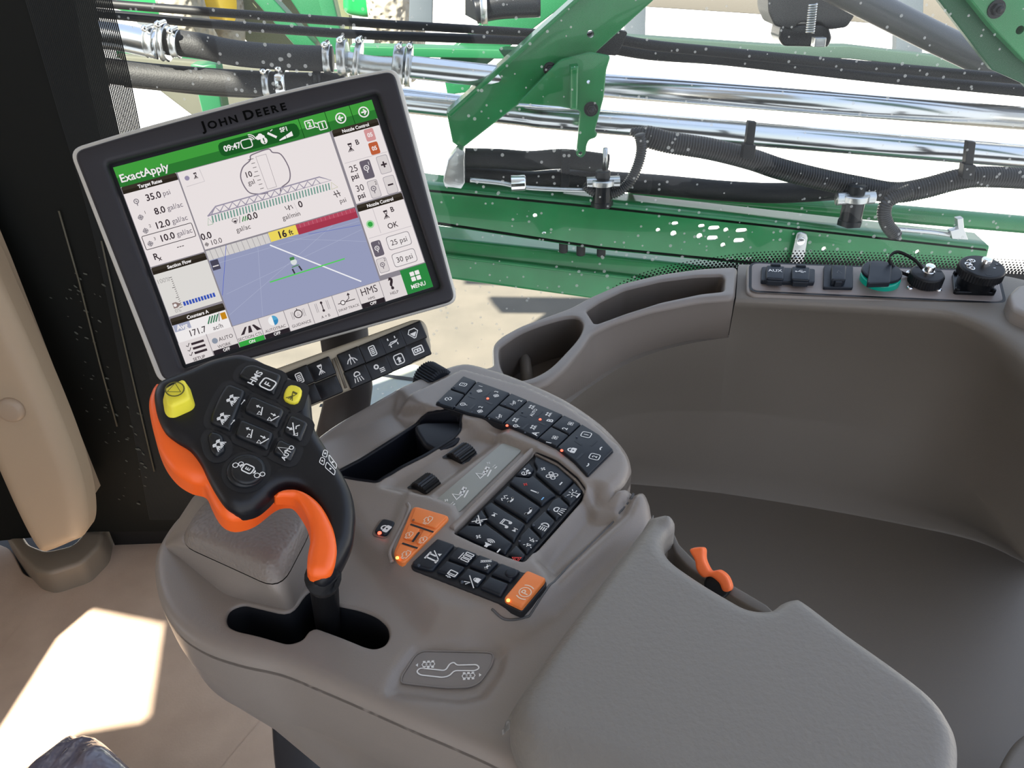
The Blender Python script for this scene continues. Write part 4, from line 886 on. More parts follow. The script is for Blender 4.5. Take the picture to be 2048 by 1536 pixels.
pr = build('palm_rest', mb, LEATHER, con, label='grained leather palm rest pad under the lever')
mb = MB(); B = corner_ring(botP, ZC - .004, .008); M2 = corner_ring([(350, 1086), (423, 985), (592, 962), (629, 1051), (561, 1183), (477, 1144)], ZC + .030, .014)
loft(mb, [M1 * 1.0 - [0, 0, .001], M2, M2 * .5 + B * .5 + [0, 0, .001], B * 1.0], 0, True)
build('palm_rest_base', mb, TAUPE, con)

# ------------------------------------------------------------------ armrest pad
ZP = .760; fp = hor(ZP)
pad = empty('armrest_pad', PZ(1450, 1350, ZP - .03), 'large grained grey taupe armrest pad with a side notch', 'armrest pad')
PP = [(1018, 1400), (1030, 1370), (1290, 1022), (1310, 1014), (1345, 1020), (1352, 1035), (1336, 1052), (1330, 1078), (1345, 1108), (1400, 1148), (1460, 1184), (1500, 1204), (1540, 1206), (1562, 1192), (1585, 1184), (1612, 1190), (1700, 1255), (1800, 1325), (1870, 1380), (1905, 1425), (1925, 1475), (1920, 1560), (1890, 1680), (1700, 1800), (1400, 1780), (1180, 1640), (1060, 1520), (1022, 1450)]
P = resamp(spl(fp.pxs(PP), 5), .005)
spine = fp.pxs([(1000, 1440), (1150, 1500), (1300, 1560), (1600, 1640), (1700, 1900), (1000, 1900)])
mb = MB(); fe_ = fp.pxs([(1300, 900), (1338, 1042), (1300, 1085), (1220, 1180), (1120, 1310), (1082, 1385), (1070, 1430), (1040, 1600), (800, 1600), (800, 900)])
pillow(mb, fp, P, 0, -.026, .012, hfun=lambda X: -.016 * sstep((sdf(X, spine) + .01) / .05) - .5 * np.clip(sdf(X, fe_), 0, .03), sp=.006, K=6, flare=.0)
build('cushion', mb, PADM, pad)
nb = hor(ZP - .012)
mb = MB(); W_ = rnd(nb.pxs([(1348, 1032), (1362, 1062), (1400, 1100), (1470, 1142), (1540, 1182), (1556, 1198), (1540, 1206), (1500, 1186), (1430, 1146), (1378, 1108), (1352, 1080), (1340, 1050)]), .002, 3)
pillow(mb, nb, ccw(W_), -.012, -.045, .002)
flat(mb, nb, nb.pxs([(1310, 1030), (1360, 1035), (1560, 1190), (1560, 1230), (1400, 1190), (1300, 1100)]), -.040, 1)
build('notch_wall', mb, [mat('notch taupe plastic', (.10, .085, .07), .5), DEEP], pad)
# orange lever in the notch
lv = empty('orange_lever', PZ(1430, 1150, ZP - .03), 'orange release lever set in the notch of the armrest pad', 'lever')
q = Frame(PZ(1430, 1150, ZP - .016), (1, -.62, -.25), n=(-.45, -.75, .75))
mb = MB(); oc_ = q.pxs([(1382, 1100), (1400, 1094), (1410, 1098), (1411, 1118), (1420, 1138), (1426, 1142), (1440, 1140), (1456, 1152), (1464, 1172), (1460, 1182), (1448, 1181), (1440, 1165), (1424, 1153), (1408, 1154), (1396, 1140), (1392, 1120)])
pillow(mb, q, resamp(spl(oc_, 4), .0015), .006, -.006, .002, bottom=True); build('handle', mb, mat('orange lever plastic', (.9, .16, .03), .5), lv)
mb = MB(); c_ = q.px(1434, 1172); pillow(mb, q, circ(c_[0], c_[1], .0085, 24), .001, -.012, .002); build('pivot', mb, BLACK, lv)
# ================================================================== MONITOR
def solve_plane(pts, wd, hg):
    X = [(0, 0), (wd, 0), (wd, -hg), (0, -hg)]; A = []
    for (a, b), (x, y) in zip(X, pts):
        u = (x - 1024) / FPX; v = -(y - 768) / FPX
        A += [[a, b, 1, 0, 0, 0, -u * a, -u * b, -u], [0, 0, 0, a, b, 1, -v * a, -v * b, -v]]
    H = np.linalg.svd(np.array(A))[2][-1].reshape(3, 3); H *= np.sign(H[2, 2])
    s = np.linalg.norm(H[:, 0]); r1, r2, t = H[:, 0] / s, H[:, 1] / s, H[:, 2] / s
    z = lambda q: RW @ (q * [1, 1, -1])
    return CAM + z(t), z(r1), z(r2)
o_, u_, v_ = solve_plane([(226, 335), (752, 197), (875, 572), (372, 730)], .211, .1600)
fs = Frame(o_, u_, v_)           # origin at the top left corner of the lit screen
PW = .211 / 1024; PH = .160 / 768
mon = empty('display_monitor', fs.w(.10, -.2, -.03), 'large black touchscreen display with a pale silver rim showing a sprayer page', 'monitor')
outer = fs.pxs([(135, 297), (240, 265), (342, 237), (495, 197), (600, 172), (700, 150), (795, 133), (918, 604), (318, 770)], .004)
hole0 = np.array([(-.008, .008), (1006 * PW + .01, .008), (1006 * PW + .01, -768 * PH - .008), (-.008, -768 * PH - .008)])
mb = MB(); pillow(mb, fs, rnd(ccw(outer), .010, 6), .004, -.016, .0035, holes=[hole0]); build('rim', mb, SILVER, mon)
inner = fs.pxs([(146, 303), (245, 273), (345, 245), (495, 205), (600, 180), (700, 158), (788, 141), (911, 601), (328, 765)], .006)
scr = np.array([(0, 0), (1006 * PW, 0), (1006 * PW, -768 * PH), (0, -768 * PH)])
hole = np.array([(-.0025, .0025), (1006 * PW + .0055, .0025), (1006 * PW + .0055, -768 * PH - .003), (-.0025, -768 * PH - .003)])
mb = MB(); flat(mb, fs, hole * 1.04 + [-.002, .002], -.0006); build('backing', mb, BLACK, mon)
mb = MB(); pillow(mb, fs, rnd(ccw(inner), .008, 6), .0075, 0, .003, holes=[rnd(hole, .003, 4)], Rh=.0035, hole_base=-.003)
bz = build('bezel', mb, mat('charcoal bezel plastic', (.022, .021, .025), .5, spec=.3, bump=('n', 1200, .1, .0003)), mon)
mb = MB(); b0 = fs.pxs([(404, 262), (574, 219)], .0079)
d_ = b0[1] - b0[0]; L_ = np.linalg.norm(d_); d_ /= L_; vv = np.array([-d_[1], d_[0]])
chs = list(zip("JOHN DEERE", (1, 0, 0, 0, -1, 1, 0, 0, 0, 0)))
def adv(ch, b): return 0. if b < 0 else (glyphs(ch, .03)[0][:, 0].max() - glyphs(ch, .03)[0][:, 0].min()) * 1.38 * (.0072 if b else .0058) * 1.12
gap = (L_ - sum(adv(c, b) for c, b in chs) - .0035) / 8; x = 0
for ch, b in chs:
    if b < 0: x += .0035; continue
    text(mb, fs, ch, b0[0] + d_ * x, .0072 if b else .0058, .0079, 0, d_, vv, 'l', .03, False, 1.12); x += adv(ch, b) + gap
build('raised_lettering', mb, mat('black lettering', (.002, .002, .002), .8, spec=.05), bz)
mb = MB(); bk = np.array([(.005, -.01), (.205, -.01), (.19, -.15), (.02, -.15)]); pillow(mb, fs, rnd(ccw(bk), .01, 4), -.012, -.045, 0, bottom=True); build('housing', mb, BLACK, mon)

class UI:
    """flat layers on the lit screen, in its own 1024 x 768 units"""
    def __init__(s): s.mb = MB(); s.mats = []; s.l = 0
    def mi(s, c):
        m = glow(c, .93)
        if m not in s.mats: s.mats.append(m)
        return s.mats.index(m)
    def P(s, L): return np.array([(x * PW, -y * PH) for x, y in L])
    def h(s): s.l += 1; return .00002 + s.l * .0000035
    def rect(s, x0, y0, x1, y1, c, r=0): flat(s.mb, fs, s.P(_rr(x0, y0, x1, y1, r) if r else [(x0, y0), (x1, y0), (x1, y1), (x0, y1)]), s.h(), s.mi(c))
    def poly(s, L, c): flat(s.mb, fs, s.P(L), s.h(), s.mi(c))
    def line(s, L, wd, c, closed=False): ribbon(s.mb, fs, s.P(L), wd * PW, s.h(), s.mi(c), closed)
    def disc(s, x, y, r, c): s.poly([tuple(p) for p in circ(x, y, r, 20)], c)
    def text(s, t, x, y, sz, c, al='c', bold=.0, sx=.95): text(s.mb, fs, t, s.P([(x, y)])[0], sz * PH, s.h(), s.mi(c), al=al, bold=bold, sx=sx)
    def icon(s, n, x, y, sz, c): icon(s.mb, fs, n, s.P([(x, y)])[0], sz * PW, s.h(), s.mi(c)); s.l += 12
    def done(s, name, parent, z=0.): 
        return build(name, s.mb, s.mats, parent)
BG, INK, GR, WHT = '#efe7e7', '#3a3036', '#8a8290', '#f4f0f0'
u = UI(); u.rect(0, 0, 1006, 768, '#8f8a92'); scrn = u.done('screen', mon)
L0 = u.l
def ui(): q = UI(); q.l = ui.l; ui.l += 0; return q
ui.l = L0
# title bar
u = ui(); u.rect(0, 0, 1006, 76, '#2f7a34'); u.rect(0, 0, 1006, 40, '#43a040')
u.text('ExactApply', 10, 46, 30, WHT, 'l', .02); u.rect(384, 10, 697, 66, '#1d5a26', 24)
u.text('09:47', 402, 38, 22, WHT, 'l', .03); u.line(_rr(470, 24, 510, 56, 10), 4, WHT, True)
for r in (10, 17, 24): u.line([(505 + r * math.sin(a), 34 - r * math.cos(a)) for a in np.linspace(0, 1.5, 6)], 3.5, WHT)
u.icon('cloud', 545, 28, 20, WHT); u.disc(556, 46, 13, WHT); u.text('!', 556, 46, 20, '#1d5a26', bold=.04)
u.line([(578, 22), (606, 46)], 9, WHT); u.line([(590, 18), (600, 14)], 3, WHT); u.text('SF1', 640, 24, 17, WHT, bold=.03)
u.poly([(612, 58), (668, 38), (668, 56), (612, 62)], WHT); u.line([(641, 44), (641, 62)], 2, '#1d5a26')
for x in (707, 813, 913): u.line([(x, 0), (x, 76)], 2.5, '#174a1c')
u.line(_rr(726, 16, 758, 46, 4), 4, WHT, True); u.text('2', 742, 31, 20, WHT, bold=.04); u.line(_rr(774, 32, 804, 62, 4), 4, WHT, True); u.text('1', 789, 47, 20, WHT, bold=.04)
u.line([(762, 30), (776, 36)], 4, WHT); u.line([(758, 44), (770, 50)], 4, WHT)
for x, s_ in ((866, -1), (960, 1)):
    u.line([tuple(p) for p in circ(x, 38, 19, 20)], 5, WHT, True); u.line([(x - 10 * s_, 38), (x + 10 * s_, 38)], 6, WHT); u.line([(x, 28), (x + 10 * s_, 38), (x, 48)], 6, WHT)
u.done('title_bar', scrn)
def head(u, x0, y0, x1, t): u.rect(x0, y0, x1, y0 + 27, '#3a342c', 5); u.rect(x0, y0 + 14, x1, y0 + 27, '#2c261f'); u.text(t, (x0 + x1) / 2, y0 + 14, 13, WHT, bold=.03)
def trg(u, x, y, n): u.icon('target', x, y, 15, '#6f6a74'); u.text(n, x + 18, y - 12, 12, INK)
# target rates
u = ui(); u.rect(2, 76, 206, 384, BG); head(u, 2, 76, 206, 'Target Rates')
u.icon('gauge', 36, 142, 15, '#6f6a74')
for y, a, b, x in ((137, '35.0', 'psi', 128), (193, '8.0', 'gal/ac', 124), (244, '12.0', 'gal/ac', 124), (294, '10.0', 'gal/ac', 124)):
    u.text(a, x, y, 25, INK, 'r', .02); u.text(b, x + 8, y, 20, '#6b6470', 'l')
for y, n in ((198, '1'), (250, '2'), (300, '3')): trg(u, 34, y, n)
u.line(_rr(10, 268, 197, 320, 5), 2.6, '#4a4248', True); u.text('---', 130, 338, 22, INK); u.text('R', 26, 352, 24, INK, 'l', .02); u.text('x', 38, 362, 18, INK, 'l', .02)
u.done('rate_panel', scrn)
# section flow
u = ui(); u.rect(2, 388, 206, 580, '#e2dfdb'); head(u, 2, 388, 206, 'Section Flow')
u.text('100%', 8, 444, 17, '#a9a6a4', 'l'); u.text('0%', 30, 566, 15, '#a9a6a4', 'l')
for k in range(16): u.line([(56 if k % 5 else 50, 441 + k * 7.8), (62, 441 + k * 7.8)], 2, INK)
for k in range(11): u.rect(68 + k * 11.3, 541, 68 + k * 11.3 + 8, 557, '#3a56b8')
u.poly([(30, 534), (44, 534), (60, 546), (44, 556), (30, 556)], '#8f7c78'); u.disc(38, 545, 6, WHT); u.done('flow_panel', scrn)
# counters
u = ui(); u.rect(2, 590, 206, 684, WHT); head(u, 2, 588, 206, 'Counters A'); u.rect(4, 615, 66, 642, '#a9adc4'); u.text('Avg', 34, 628, 20, WHT, bold=.03)
u.text('171.7', 84, 662, 24, INK, bold=.01, sx=.9)
for k in range(4): u.line([(128 + k * 10, 648), (144 + k * 10, 622)], 5, '#3c7a5a')
u.line([(170, 650), (180, 618)], 2.5, INK); u.rect(182, 622, 202, 648, '#c98a1e'); u.text('ac/h', 158, 668, 18, INK); u.done('counter_panel', scrn)
# tank panel
u = ui(); u.rect(211, 78, 806, 378, BG); u.disc(238, 106, 9, '#9a92ac'); u.icon('nozzle', 272, 106, 14, INK); u.line([(226, 136), (295, 134), (292, 86)], 1.5, '#b9b2b8')
tank = spl([(500, 84), (560, 80), (572, 96), (600, 112), (612, 170), (598, 214), (560, 232), (552, 246)], 5, False); tl_ = spl([(500, 84), (488, 88), (480, 104), (446, 122), (426, 160), (436, 214), (468, 232), (506, 238)], 5, False)
u.line([tuple(p) for p in tank], 4.5, '#7d7480'); u.line([tuple(p) for p in tl_], 4.5, '#7d7480')
u.text('10', 460, 152, 22, INK, bold=.015); u.text('gal', 458, 182, 19, INK); u.line([(506, 96), (546, 96), (544, 224), (508, 224)], 1.8, '#8c848c', True)
for k in range(8): u.line([(482 if k % 4 else 474, 100 + k * 16.5), (496, 100 + k * 16.5)], 2, INK)
u.line([(262, 262), (302, 234), (712, 232), (752, 256), (262, 260)], 5, '#9c95a8')
for k in range(13):
    x = 300 + k * 33; u.line([(x - 22, 258), (x, 236), (x + 12, 258)], 4, '#9c95a8')
for k in range(40): u.line([(278 + k * 11.8, 264), (274 + k * 11.8, 290)], 5, '#6f9c90')
u.line([(262, 268), (252, 294), (272, 294)], 2, '#5a9c60', True); u.line([(750, 264), (742, 290), (768, 288)], 2, '#a9b060', True)
u.icon('tank', 352, 306, 12, INK)
u.line([(366, 318), (374, 294)], 2, INK)
for k in range(3): u.line([(378 + k * 9, 316), (388 + k * 9, 298)], 4, '#3c8a4a')
u.text('0.0', 420, 306, 24, INK, bold=.02); u.text('gal/ac', 372, 340, 19, INK); u.text('0.0', 232, 330, 25, INK, bold=.02); u.icon('target', 226, 360, 11, INK); u.text('10.0', 262, 360, 20, INK)
u.text('gal/min', 560, 344, 19, INK); u.icon('therm', 562, 312, 10, INK); u.line([(548, 304), (552, 318), (572, 306), (576, 320)], 3, INK); u.text('0', 608, 312, 25, INK, bold=.02)
u.line([(586, 300), (590, 345)], 1, '#b9b2b8'); u.line([(742, 312), (770, 312)], 3, INK); u.line([(748, 300), (754, 326)], 3, INK); u.line([(760, 298), (766, 324)], 3, INK); u.text('psi', 770, 342, 19, INK)
u.done('tank_panel', scrn)
# map panel
u = ui(); u.rect(211, 384, 808, 682, '#9aa0c0'); u.rect(211, 384, 456, 421, '#d9d5d3')
for k in range(12): u.line([(226 + k * 20.5, 384), (228 + k * 20.5, 421)], 1.6, '#9c989c')
u.rect(455, 382, 564, 419, '#f2dc62'); u.text('16', 506, 402, 27, INK, bold=.03); u.text('ft', 538, 404, 20, INK, bold=.02)
u.rect(564, 382, 806, 422, '#a83a50'); u.rect(564, 382, 800, 398, '#b84a60')
for k in range(14): u.line([(580 + k * 17, 383), (580 + k * 17, 397)], 1.5, '#d08090')
for a in ([(290, 384), (240, 500), (214, 560)], ): u.line(a, 2, '#5a6ac8')
for a in ([(211, 440), (806, 436)], [(230, 560), (806, 470)], [(520, 425), (806, 520)], [(400, 424), (330, 680)], [(211, 640), (700, 424)]): u.line(a, 1.2, '#b2b8d2')
u.line([(600, 430), (806, 452)], 2, '#6a78c0'); u.line([(446, 429), (736, 664)], 5, '#f6f6fa'); u.line([(399, 564), (703, 560)], 5, '#58d060')
u.rect(213, 424, 243, 462, '#4a4858'); u.text('---', 228, 444, 18, WHT, bold=.03)
u.disc(511, 516, 12, '#dfe4e4'); u.rect(500, 496, 518, 508, '#4a8a50', 3); u.line([(497, 540), (500, 560)], 6, '#3c3a40'); u.line([(524, 536), (530, 556)], 6, '#3c3a40'); u.line([(497, 534), (526, 532)], 4, '#5a8a60')
u.done('map_panel', scrn)
# nozzle panels
u = ui(); u.rect(816, 74, 1003, 370, BG); head(u, 816, 74, 1003, 'Nozzle Control'); u.icon('nozzle', 868, 156, 20, INK); u.text('B', 898, 142, 20, INK, bold=.02)
u.rect(936, 104, 974, 152, '#d69a9a', 7); u.text('05', 955, 128, 16, WHT, bold=.03); u.rect(936, 158, 974, 206, '#c0603c', 7); u.text('05', 955, 182, 16, WHT, bold=.03)
u.line([(824, 208), (1000, 208)], 1.5, '#b9b2b8')
u.text('25', 850, 236, 26, INK); u.text('psi', 846, 266, 22, INK, bold=.02); u.text('30', 850, 314, 26, INK); u.text('psi', 846, 344, 22, INK, bold=.02)
u.rect(879, 216, 922, 290, '#6b6470', 8); u.icon('gauge', 900, 250, 17, WHT); u.text('1', 914, 232, 14, WHT)
def btn(u, a): u.rect(*a, '#a49ea6', 8); u.rect(a[0] + 2, a[1] + 2, a[2] - 2, a[3] - 2, '#ddd6d6', 7)
btn(u, (882, 298, 924, 368)); u.icon('gauge', 901, 334, 17, '#6b6470'); u.text('2', 916, 312, 14, INK)
btn(u, (948, 216, 994, 288)); u.icon('plus', 971, 252, 17, INK); btn(u, (948, 299, 994, 370)); u.icon('minus', 971, 334, 16, INK); u.done('nozzle_panel', scrn)
u = ui(); u.rect(814, 376, 1003, 664, BG); head(u, 814, 375, 1003, 'Nozzle Control'); u.icon('nozzle', 918, 442, 20, INK); u.text('B', 946, 428, 20, INK, bold=.02); u.text('OK', 928, 488, 22, INK, bold=.01)
u.disc(843, 460, 16, '#a8dca8'); u.disc(843, 460, 10, '#38a848'); u.line([(872, 402), (872, 505)], 1.5, '#b9b2b8'); u.line([(820, 512), (1000, 512)], 1.5, '#b9b2b8')
u.rect(820, 528, 860, 590, '#6b6470', 8); u.icon('gauge', 838, 560, 15, WHT); u.text('1', 852, 540, 12, WHT); btn(u, (818, 598, 860, 657)); u.icon('gauge', 838, 628, 15, '#6b6470'); u.text('2', 852, 608, 12, INK)
for y in (526, 597): u.rect(883, y, 980, y + 55, '#77727a', 12); u.rect(885, y + 2, 978, y + 53, '#f0eaea', 11)
u.text('25 psi', 931, 554, 22, INK); u.text('30 psi', 931, 625, 22, INK); u.done('pressure_panel', scrn)
# bottom buttons
u = ui(); u.rect(0, 684, 1006, 768, '#e4dddd')
for x in (108, 210, 310, 411, 510, 607, 706, 803): u.line([(x, 682), (x, 768)], 2.2, '#8d878d')
for y in (702, 720, 738): u.line([(44, y), (92, y)], 9, INK); u.line([(24, y), (30, y + 5), (38, y - 7)], 3, INK)
u.text('SETUP', 54, 760, 12.5, INK, bold=.01); u.disc(130, 716, 11, '#8f98a8'); u.text('AUTO', 172, 716, 15, INK); u.text('WORK', 158, 742, 12.5, INK)
u.rect(110, 751, 208, 768, '#2c262c'); u.text('OFF', 160, 760, 11.5, WHT, bold=.03)
for k, dx in ((-1, -8), (0, 0), (1, 12)): u.poly([(258 + k * 22 + dx, 726), (266 + k * 14, 700), (274 + k * 14, 700), (274 + k * 24 + dx, 726)], INK)
u.text('SECTION CTL', 260, 740, 11.5, INK); u.rect(211, 749, 309, 768, '#38a844'); u.text('ON', 260, 760, 11.5, WHT, bold=.03)
u.disc(362, 708, 19, '#f6f6f6'); u.poly([(362, 708)] + arc(362, 708, 19, -90, 0), '#58a8d0'); u.poly([(362, 708)] + arc(362, 708, 19, 0, 90), '#3a8cc0'); u.text('AUTOTRAC', 360, 740, 11.5, INK); u.rect(312, 751, 410, 768, '#2c262c'); u.text('OFF', 360, 760, 11.5, WHT, bold=.03)
for dx in (-26, -20, 20, 26): u.line([(461 + dx, 698), (461 + dx, 728)], 1.6, '#8d878d'); u.line([(559 + dx, 694), (559 + dx, 730)], 1.6, '#8d878d')
u.line([tuple(p) for p in circ(461, 712, 15, 18)], 3.5, INK, True); u.icon('arrow', 461, 713, 8, INK); u.line([(461, 690), (461, 697)], 3, INK); u.text('GUIDANCE', 461, 752, 11.5, INK)
u.line([(559, 698), (559, 728)], 3.5, INK); u.disc(559, 697, 5, INK); u.disc(559, 729, 5, INK); u.text('A + B', 559, 752, 11.5, INK)
u.line([(620, 722), (690, 722)], 3, INK); u.disc(640, 722, 10, INK); u.disc(640, 722, 7, WHT); u.line([(652, 722), (668, 712), (670, 698)], 3, INK); u.poly([(663, 700), (677, 700), (670, 690)], INK); u.text('SWAP TRACK', 656, 748, 10.5, INK)
u.text('HMS', 754, 706, 30, INK, bold=.0, sx=.85); u.text('HMS', 754, 738, 11, INK); u.rect(707, 749, 802, 768, '#2c262c'); u.text('OFF', 754, 759, 11.5, WHT, bold=.03)
u.text('?', 848, 706, 46, INK, bold=.04); u.text('HELP', 848, 744, 12, INK)
u.rect(896, 668, 1006, 768, '#2f8a44')
for a in ((930, 686), (952, 686), (930, 707), (952, 707)): u.rect(a[0], a[1], a[0] + 18, a[1] + 17, WHT, 2)
u.text('MENU', 950, 744, 17, WHT, bold=.02); u.done('menu_bar', scrn)

# ------------------------------------------------------------------ key bar under the monitor
AB = crop(560, 620, 500); fbk = Frame(fs.w(0, 0, -.004), fs.u, fs.v)
bar = empty('key_bar', fbk.w(.12, -.21, 0), 'olive taupe bar of black shortcut keys hanging below the display', 'key bar')
OB = rnd(fbk.pxs(AB((1095, 78), (1165, 80), (1205, 130), (1240, 300), (1235, 345), (1190, 395), (240, 800), (-160, 930), (-260, 560), (0, 470)), .0), .006, 4)
mb = MB(); pillow(mb, fbk, ccw(OB), .0, -.022, .003, bottom=True); bb = build('bar_body', mb, mat('olive taupe bar plastic', (.36, .32, .24), .5), bar)
bx = fbk.pxs(AB((583, 402), (1092, 190))); ru = bx[1] - bx[0]; ru /= np.linalg.norm(ru)
by = fbk.pxs(AB((583, 402), (640, 547))); rv = by[0] - by[1]; rv -= rv.dot(ru) * ru; rv /= np.linalg.norm(rv)
for x, y, ic in ((1092, 192, 'tank'), (925, 262, 'truss'), (758, 332, 'list'), (583, 402, 'tree'), (1130, 328, 'grid'), (975, 402, 'guide'), (810, 475, 'gear'), (638, 545, 'worklight'), (340, 487, 'nozzle'), (160, 555, 'list'), (398, 640, None), (225, 705, None), (-20, 625, None)):
    c = fbk.pxs(AB((x, y)), .002)[0]; hw, hh_ = .0098, .0079
    P = np.array([c - ru * hw - rv * hh_, c + ru * hw - rv * hh_, c + ru * hw + rv * hh_, c - ru * hw + rv * hh_])
    mb = MB(); pillow(mb, fbk, rnd(P, .0015, 3), .0022, -.001, .0012, K=3)
    if ic: icon(mb, fbk, ic, c, .0048, .0024, 1, ru, rv)
    build('key', mb, [BLACKG, WHITEI], bar)
mb = MB()
for q in (((432, 400), (500, 650)), ((452, 390), (540, 640))): tube(mb, [fbk.w(*fbk.px(*p_, .0), .0) for p_ in AB(*q)], .0012, 0, 8)
build('ridge', mb, mat('olive taupe ridge', (.16, .14, .11), .4), bar)
mb = MB(); tube(mb, [fs.w(.13, -.15, -.05), PY(700, 770, .70), PY(690, 830, .70), PY(676, 900, .69)], [.022, .024, .026, .028], 0, 20); build('mount_arm', mb, mat('dark arm plastic', (.05, .045, .045), .5), mon)

# ================================================================== MULTI-FUNCTION LEVER
AJ = crop(280, 680, 500)
tocam = -ray(470, 860); tocam /= np.linalg.norm(tocam)
J0 = CAM - tocam * .505
fj = Frame(J0, (1, .05, 0), n=tocam * .66 + np.array([.06, .10, .70]))
lev = empty('control_lever', PZ(655, 1245, ZC - .02), 'black multi-button drive lever with an orange rim rising from the console slot', 'lever')
H0 = .0
headP = AJ((150, 300), (270, 245), (400, 200), (560, 130), (700, 92), (800, 78), (880, 90), (1000, 140), (1250, 285), (1350, 350), (1392, 400), (1405, 470), (1415, 580), (1435, 680), (1490, 780), (1580, 920), (1680, 1085), (1745, 1230), (1772, 1380), (1768, 1500), (1750, 1620), (1700, 1740), (1640, 1850), (1560, 1940), (1500, 1960), (1420, 1925), (1440, 1780), (1480, 1620), (1500, 1480), (1440, 1330), (1330, 1200), (1220, 1170), (1130, 1195), (1050, 1275), (960, 1345), (860, 1376), (780, 1370), (690, 1315), (610, 1200), (545, 1080), (480, 960), (400, 860), (290, 790), (200, 715), (140, 600), (110, 480), (105, 380))
HP = resamp(spl(fj.pxs(headP), 4), .0025)
# broad grip hump: the head is thick, the stem thinner and rounder
mb = MB(); pillow(mb, fj, HP, 0, -.016, .009, sp=.006, K=6); body = build('grip_body', mb, mat('matte black grip', (.006, .007, .010), .36, spec=.35, bump=('n', 1500, .06, .0003)), lev)
orP = AJ((118, 325), (78, 395), (60, 480), (75, 600), (108, 740), (150, 860), (205, 960), (290, 1055), (400, 1120), (515, 1155), (565, 1250), (610, 1340), (665, 1405), (740, 1438), (830, 1432), (930, 1395), (1020, 1330), (1090, 1275), (1160, 1245), (1250, 1250), (1320, 1330), (1380, 1440), (1400, 1560), (1385, 1700), (1370, 1800), (1375, 1880), (1420, 1920), (1520, 1930), (1600, 1850), (1640, 1700), (1600, 1500), (1500, 1300), (1300, 1100), (1100, 1000), (800, 1100), (600, 900), (350, 700), (220, 500), (180, 330))
fo = Frame(fj.w(0, 0, -.008), fj.u, fj.v)
OP = resamp(spl(fo.pxs(orP), 4), .003)
mb = MB(); pillow(mb, fo, OP, 0, -.022, .008, sp=.006, K=6, bottom=True); build('orange_rim', mb, ORANGE, lev)
# orange grip strip on the neck
gs_ = AJ((1095, 1250), (1150, 1212), (1230, 1198), (1320, 1212), (1410, 1262), (1490, 1340), (1560, 1460), (1605, 1580), (1620, 1700), (1600, 1820), (1560, 1900), (1480, 1918), (1395, 1900), (1372, 1850), (1375, 1740), (1398, 1600), (1385, 1460), (1330, 1340), (1270, 1268), (1200, 1252))
GP = resamp(spl(fj.pxs(gs_, .003), 4), .002); mb = MB(); pillow(mb, fj, GP, .0035, -.012, .006, sp=.005, K=5); build('grip_strip', mb, ORANGE, lev)
# stem, rod
e0 = fj.w(*fj.px(*AJ((1530, 1850))[0], -.008), -.010); print('neck end', e0, 'slot', PZ(655, 1245, ZC))
mb = MB(); e1 = PZ(648, 1170, ZC + .02); e2 = PZ(655, 1240, ZC - .01); e3 = PZ(662, 1290, ZC - .06)
e0b = fj.w(*fj.px(*AJ((1500, 1930))[0], -.008), -.010)
tube(mb, [e0 * .6 + e0b * .4, e0b, e0b * .5 + e1 * .5, e1, e2, e3], [.009, .0105, .0102, .0095, .0085, .008], 0, 20); build('rod', mb, RUBBER, lev)
KM = mat('lever key rubber', (.010, .012, .015), .34, spec=.4)
def recess(P, g=.0022):
    P = ccw(fj.pxs(AJ(*P), .0)); P = resamp(rnd(P, .003, 3), .002); P = P - normals2(P) * g; mb = MB(); ribbon(mb, fj, P, .003, .0003, 0, True); flat(mb, fj, P, .00035); return build('key_surround', mb, DEEP, lev)
juu = fj.pxs(AJ((905, 350), (975, 265))); ju = juu[1] - juu[0]; ju /= np.linalg.norm(ju)
juv = fj.pxs(AJ((1300, 890), (1130, 810))); jv = juv[1] - juv[0]; jv /= np.linalg.norm(jv); jv = np.array([-ju[1], ju[0]])
KJ = [([(795, 310), (850, 225), (930, 208), (1172, 298), (1105, 468), (1050, 440)], [('HMS', 945, 310, .0052), ('F', 1048, 362, .0062)], 'long key marked HMS and F'),
 ([(715, 362), (880, 425), (745, 765), (690, 745), (568, 695), (575, 630), (640, 480)], [('nozzle2', 765, 490, .0052), ('arrowr', 820, 500, .003), ('nozzle2', 688, 640, .0052), ('arrowr', 735, 665, .003)], 'long curved rocker with two nozzle symbols'),
 ([(545, 800), (588, 752), (690, 785), (712, 928), (632, 978), (575, 930)], [('nozzle2', 655, 860, .0052)], 'small curved key'),
 ([(908, 458), (1198, 582), (1132, 740), (838, 598)], [('up', 988, 580, .005), ('down', 1095, 640, .005)], None),
 ([(820, 650), (1112, 772), (1050, 922), (766, 800)], [('up', 905, 765, .005), ('down', 1010, 825, .005)], None),
 ([(1228, 612), (1392, 690), (1325, 852), (1162, 768)], [('cross', 1258, 728, .0056)], None),
 ([(1132, 810), (1300, 890), (1242, 1012), (1075, 938)], [('arrow', 1170, 900, .0045), ('AUTO', 1210, 925, .0035)], 'square key with arrow and AUTO')]
for P, ic, lb in KJ:
    recess(P); key(lev, fj, fj.pxs(AJ(*P)), ic, AJ, ju, [KM, WHITEI, BLACKG], h=.0035, base=-.002, R=.0025, cr_=.003, v=jv, label=lb)
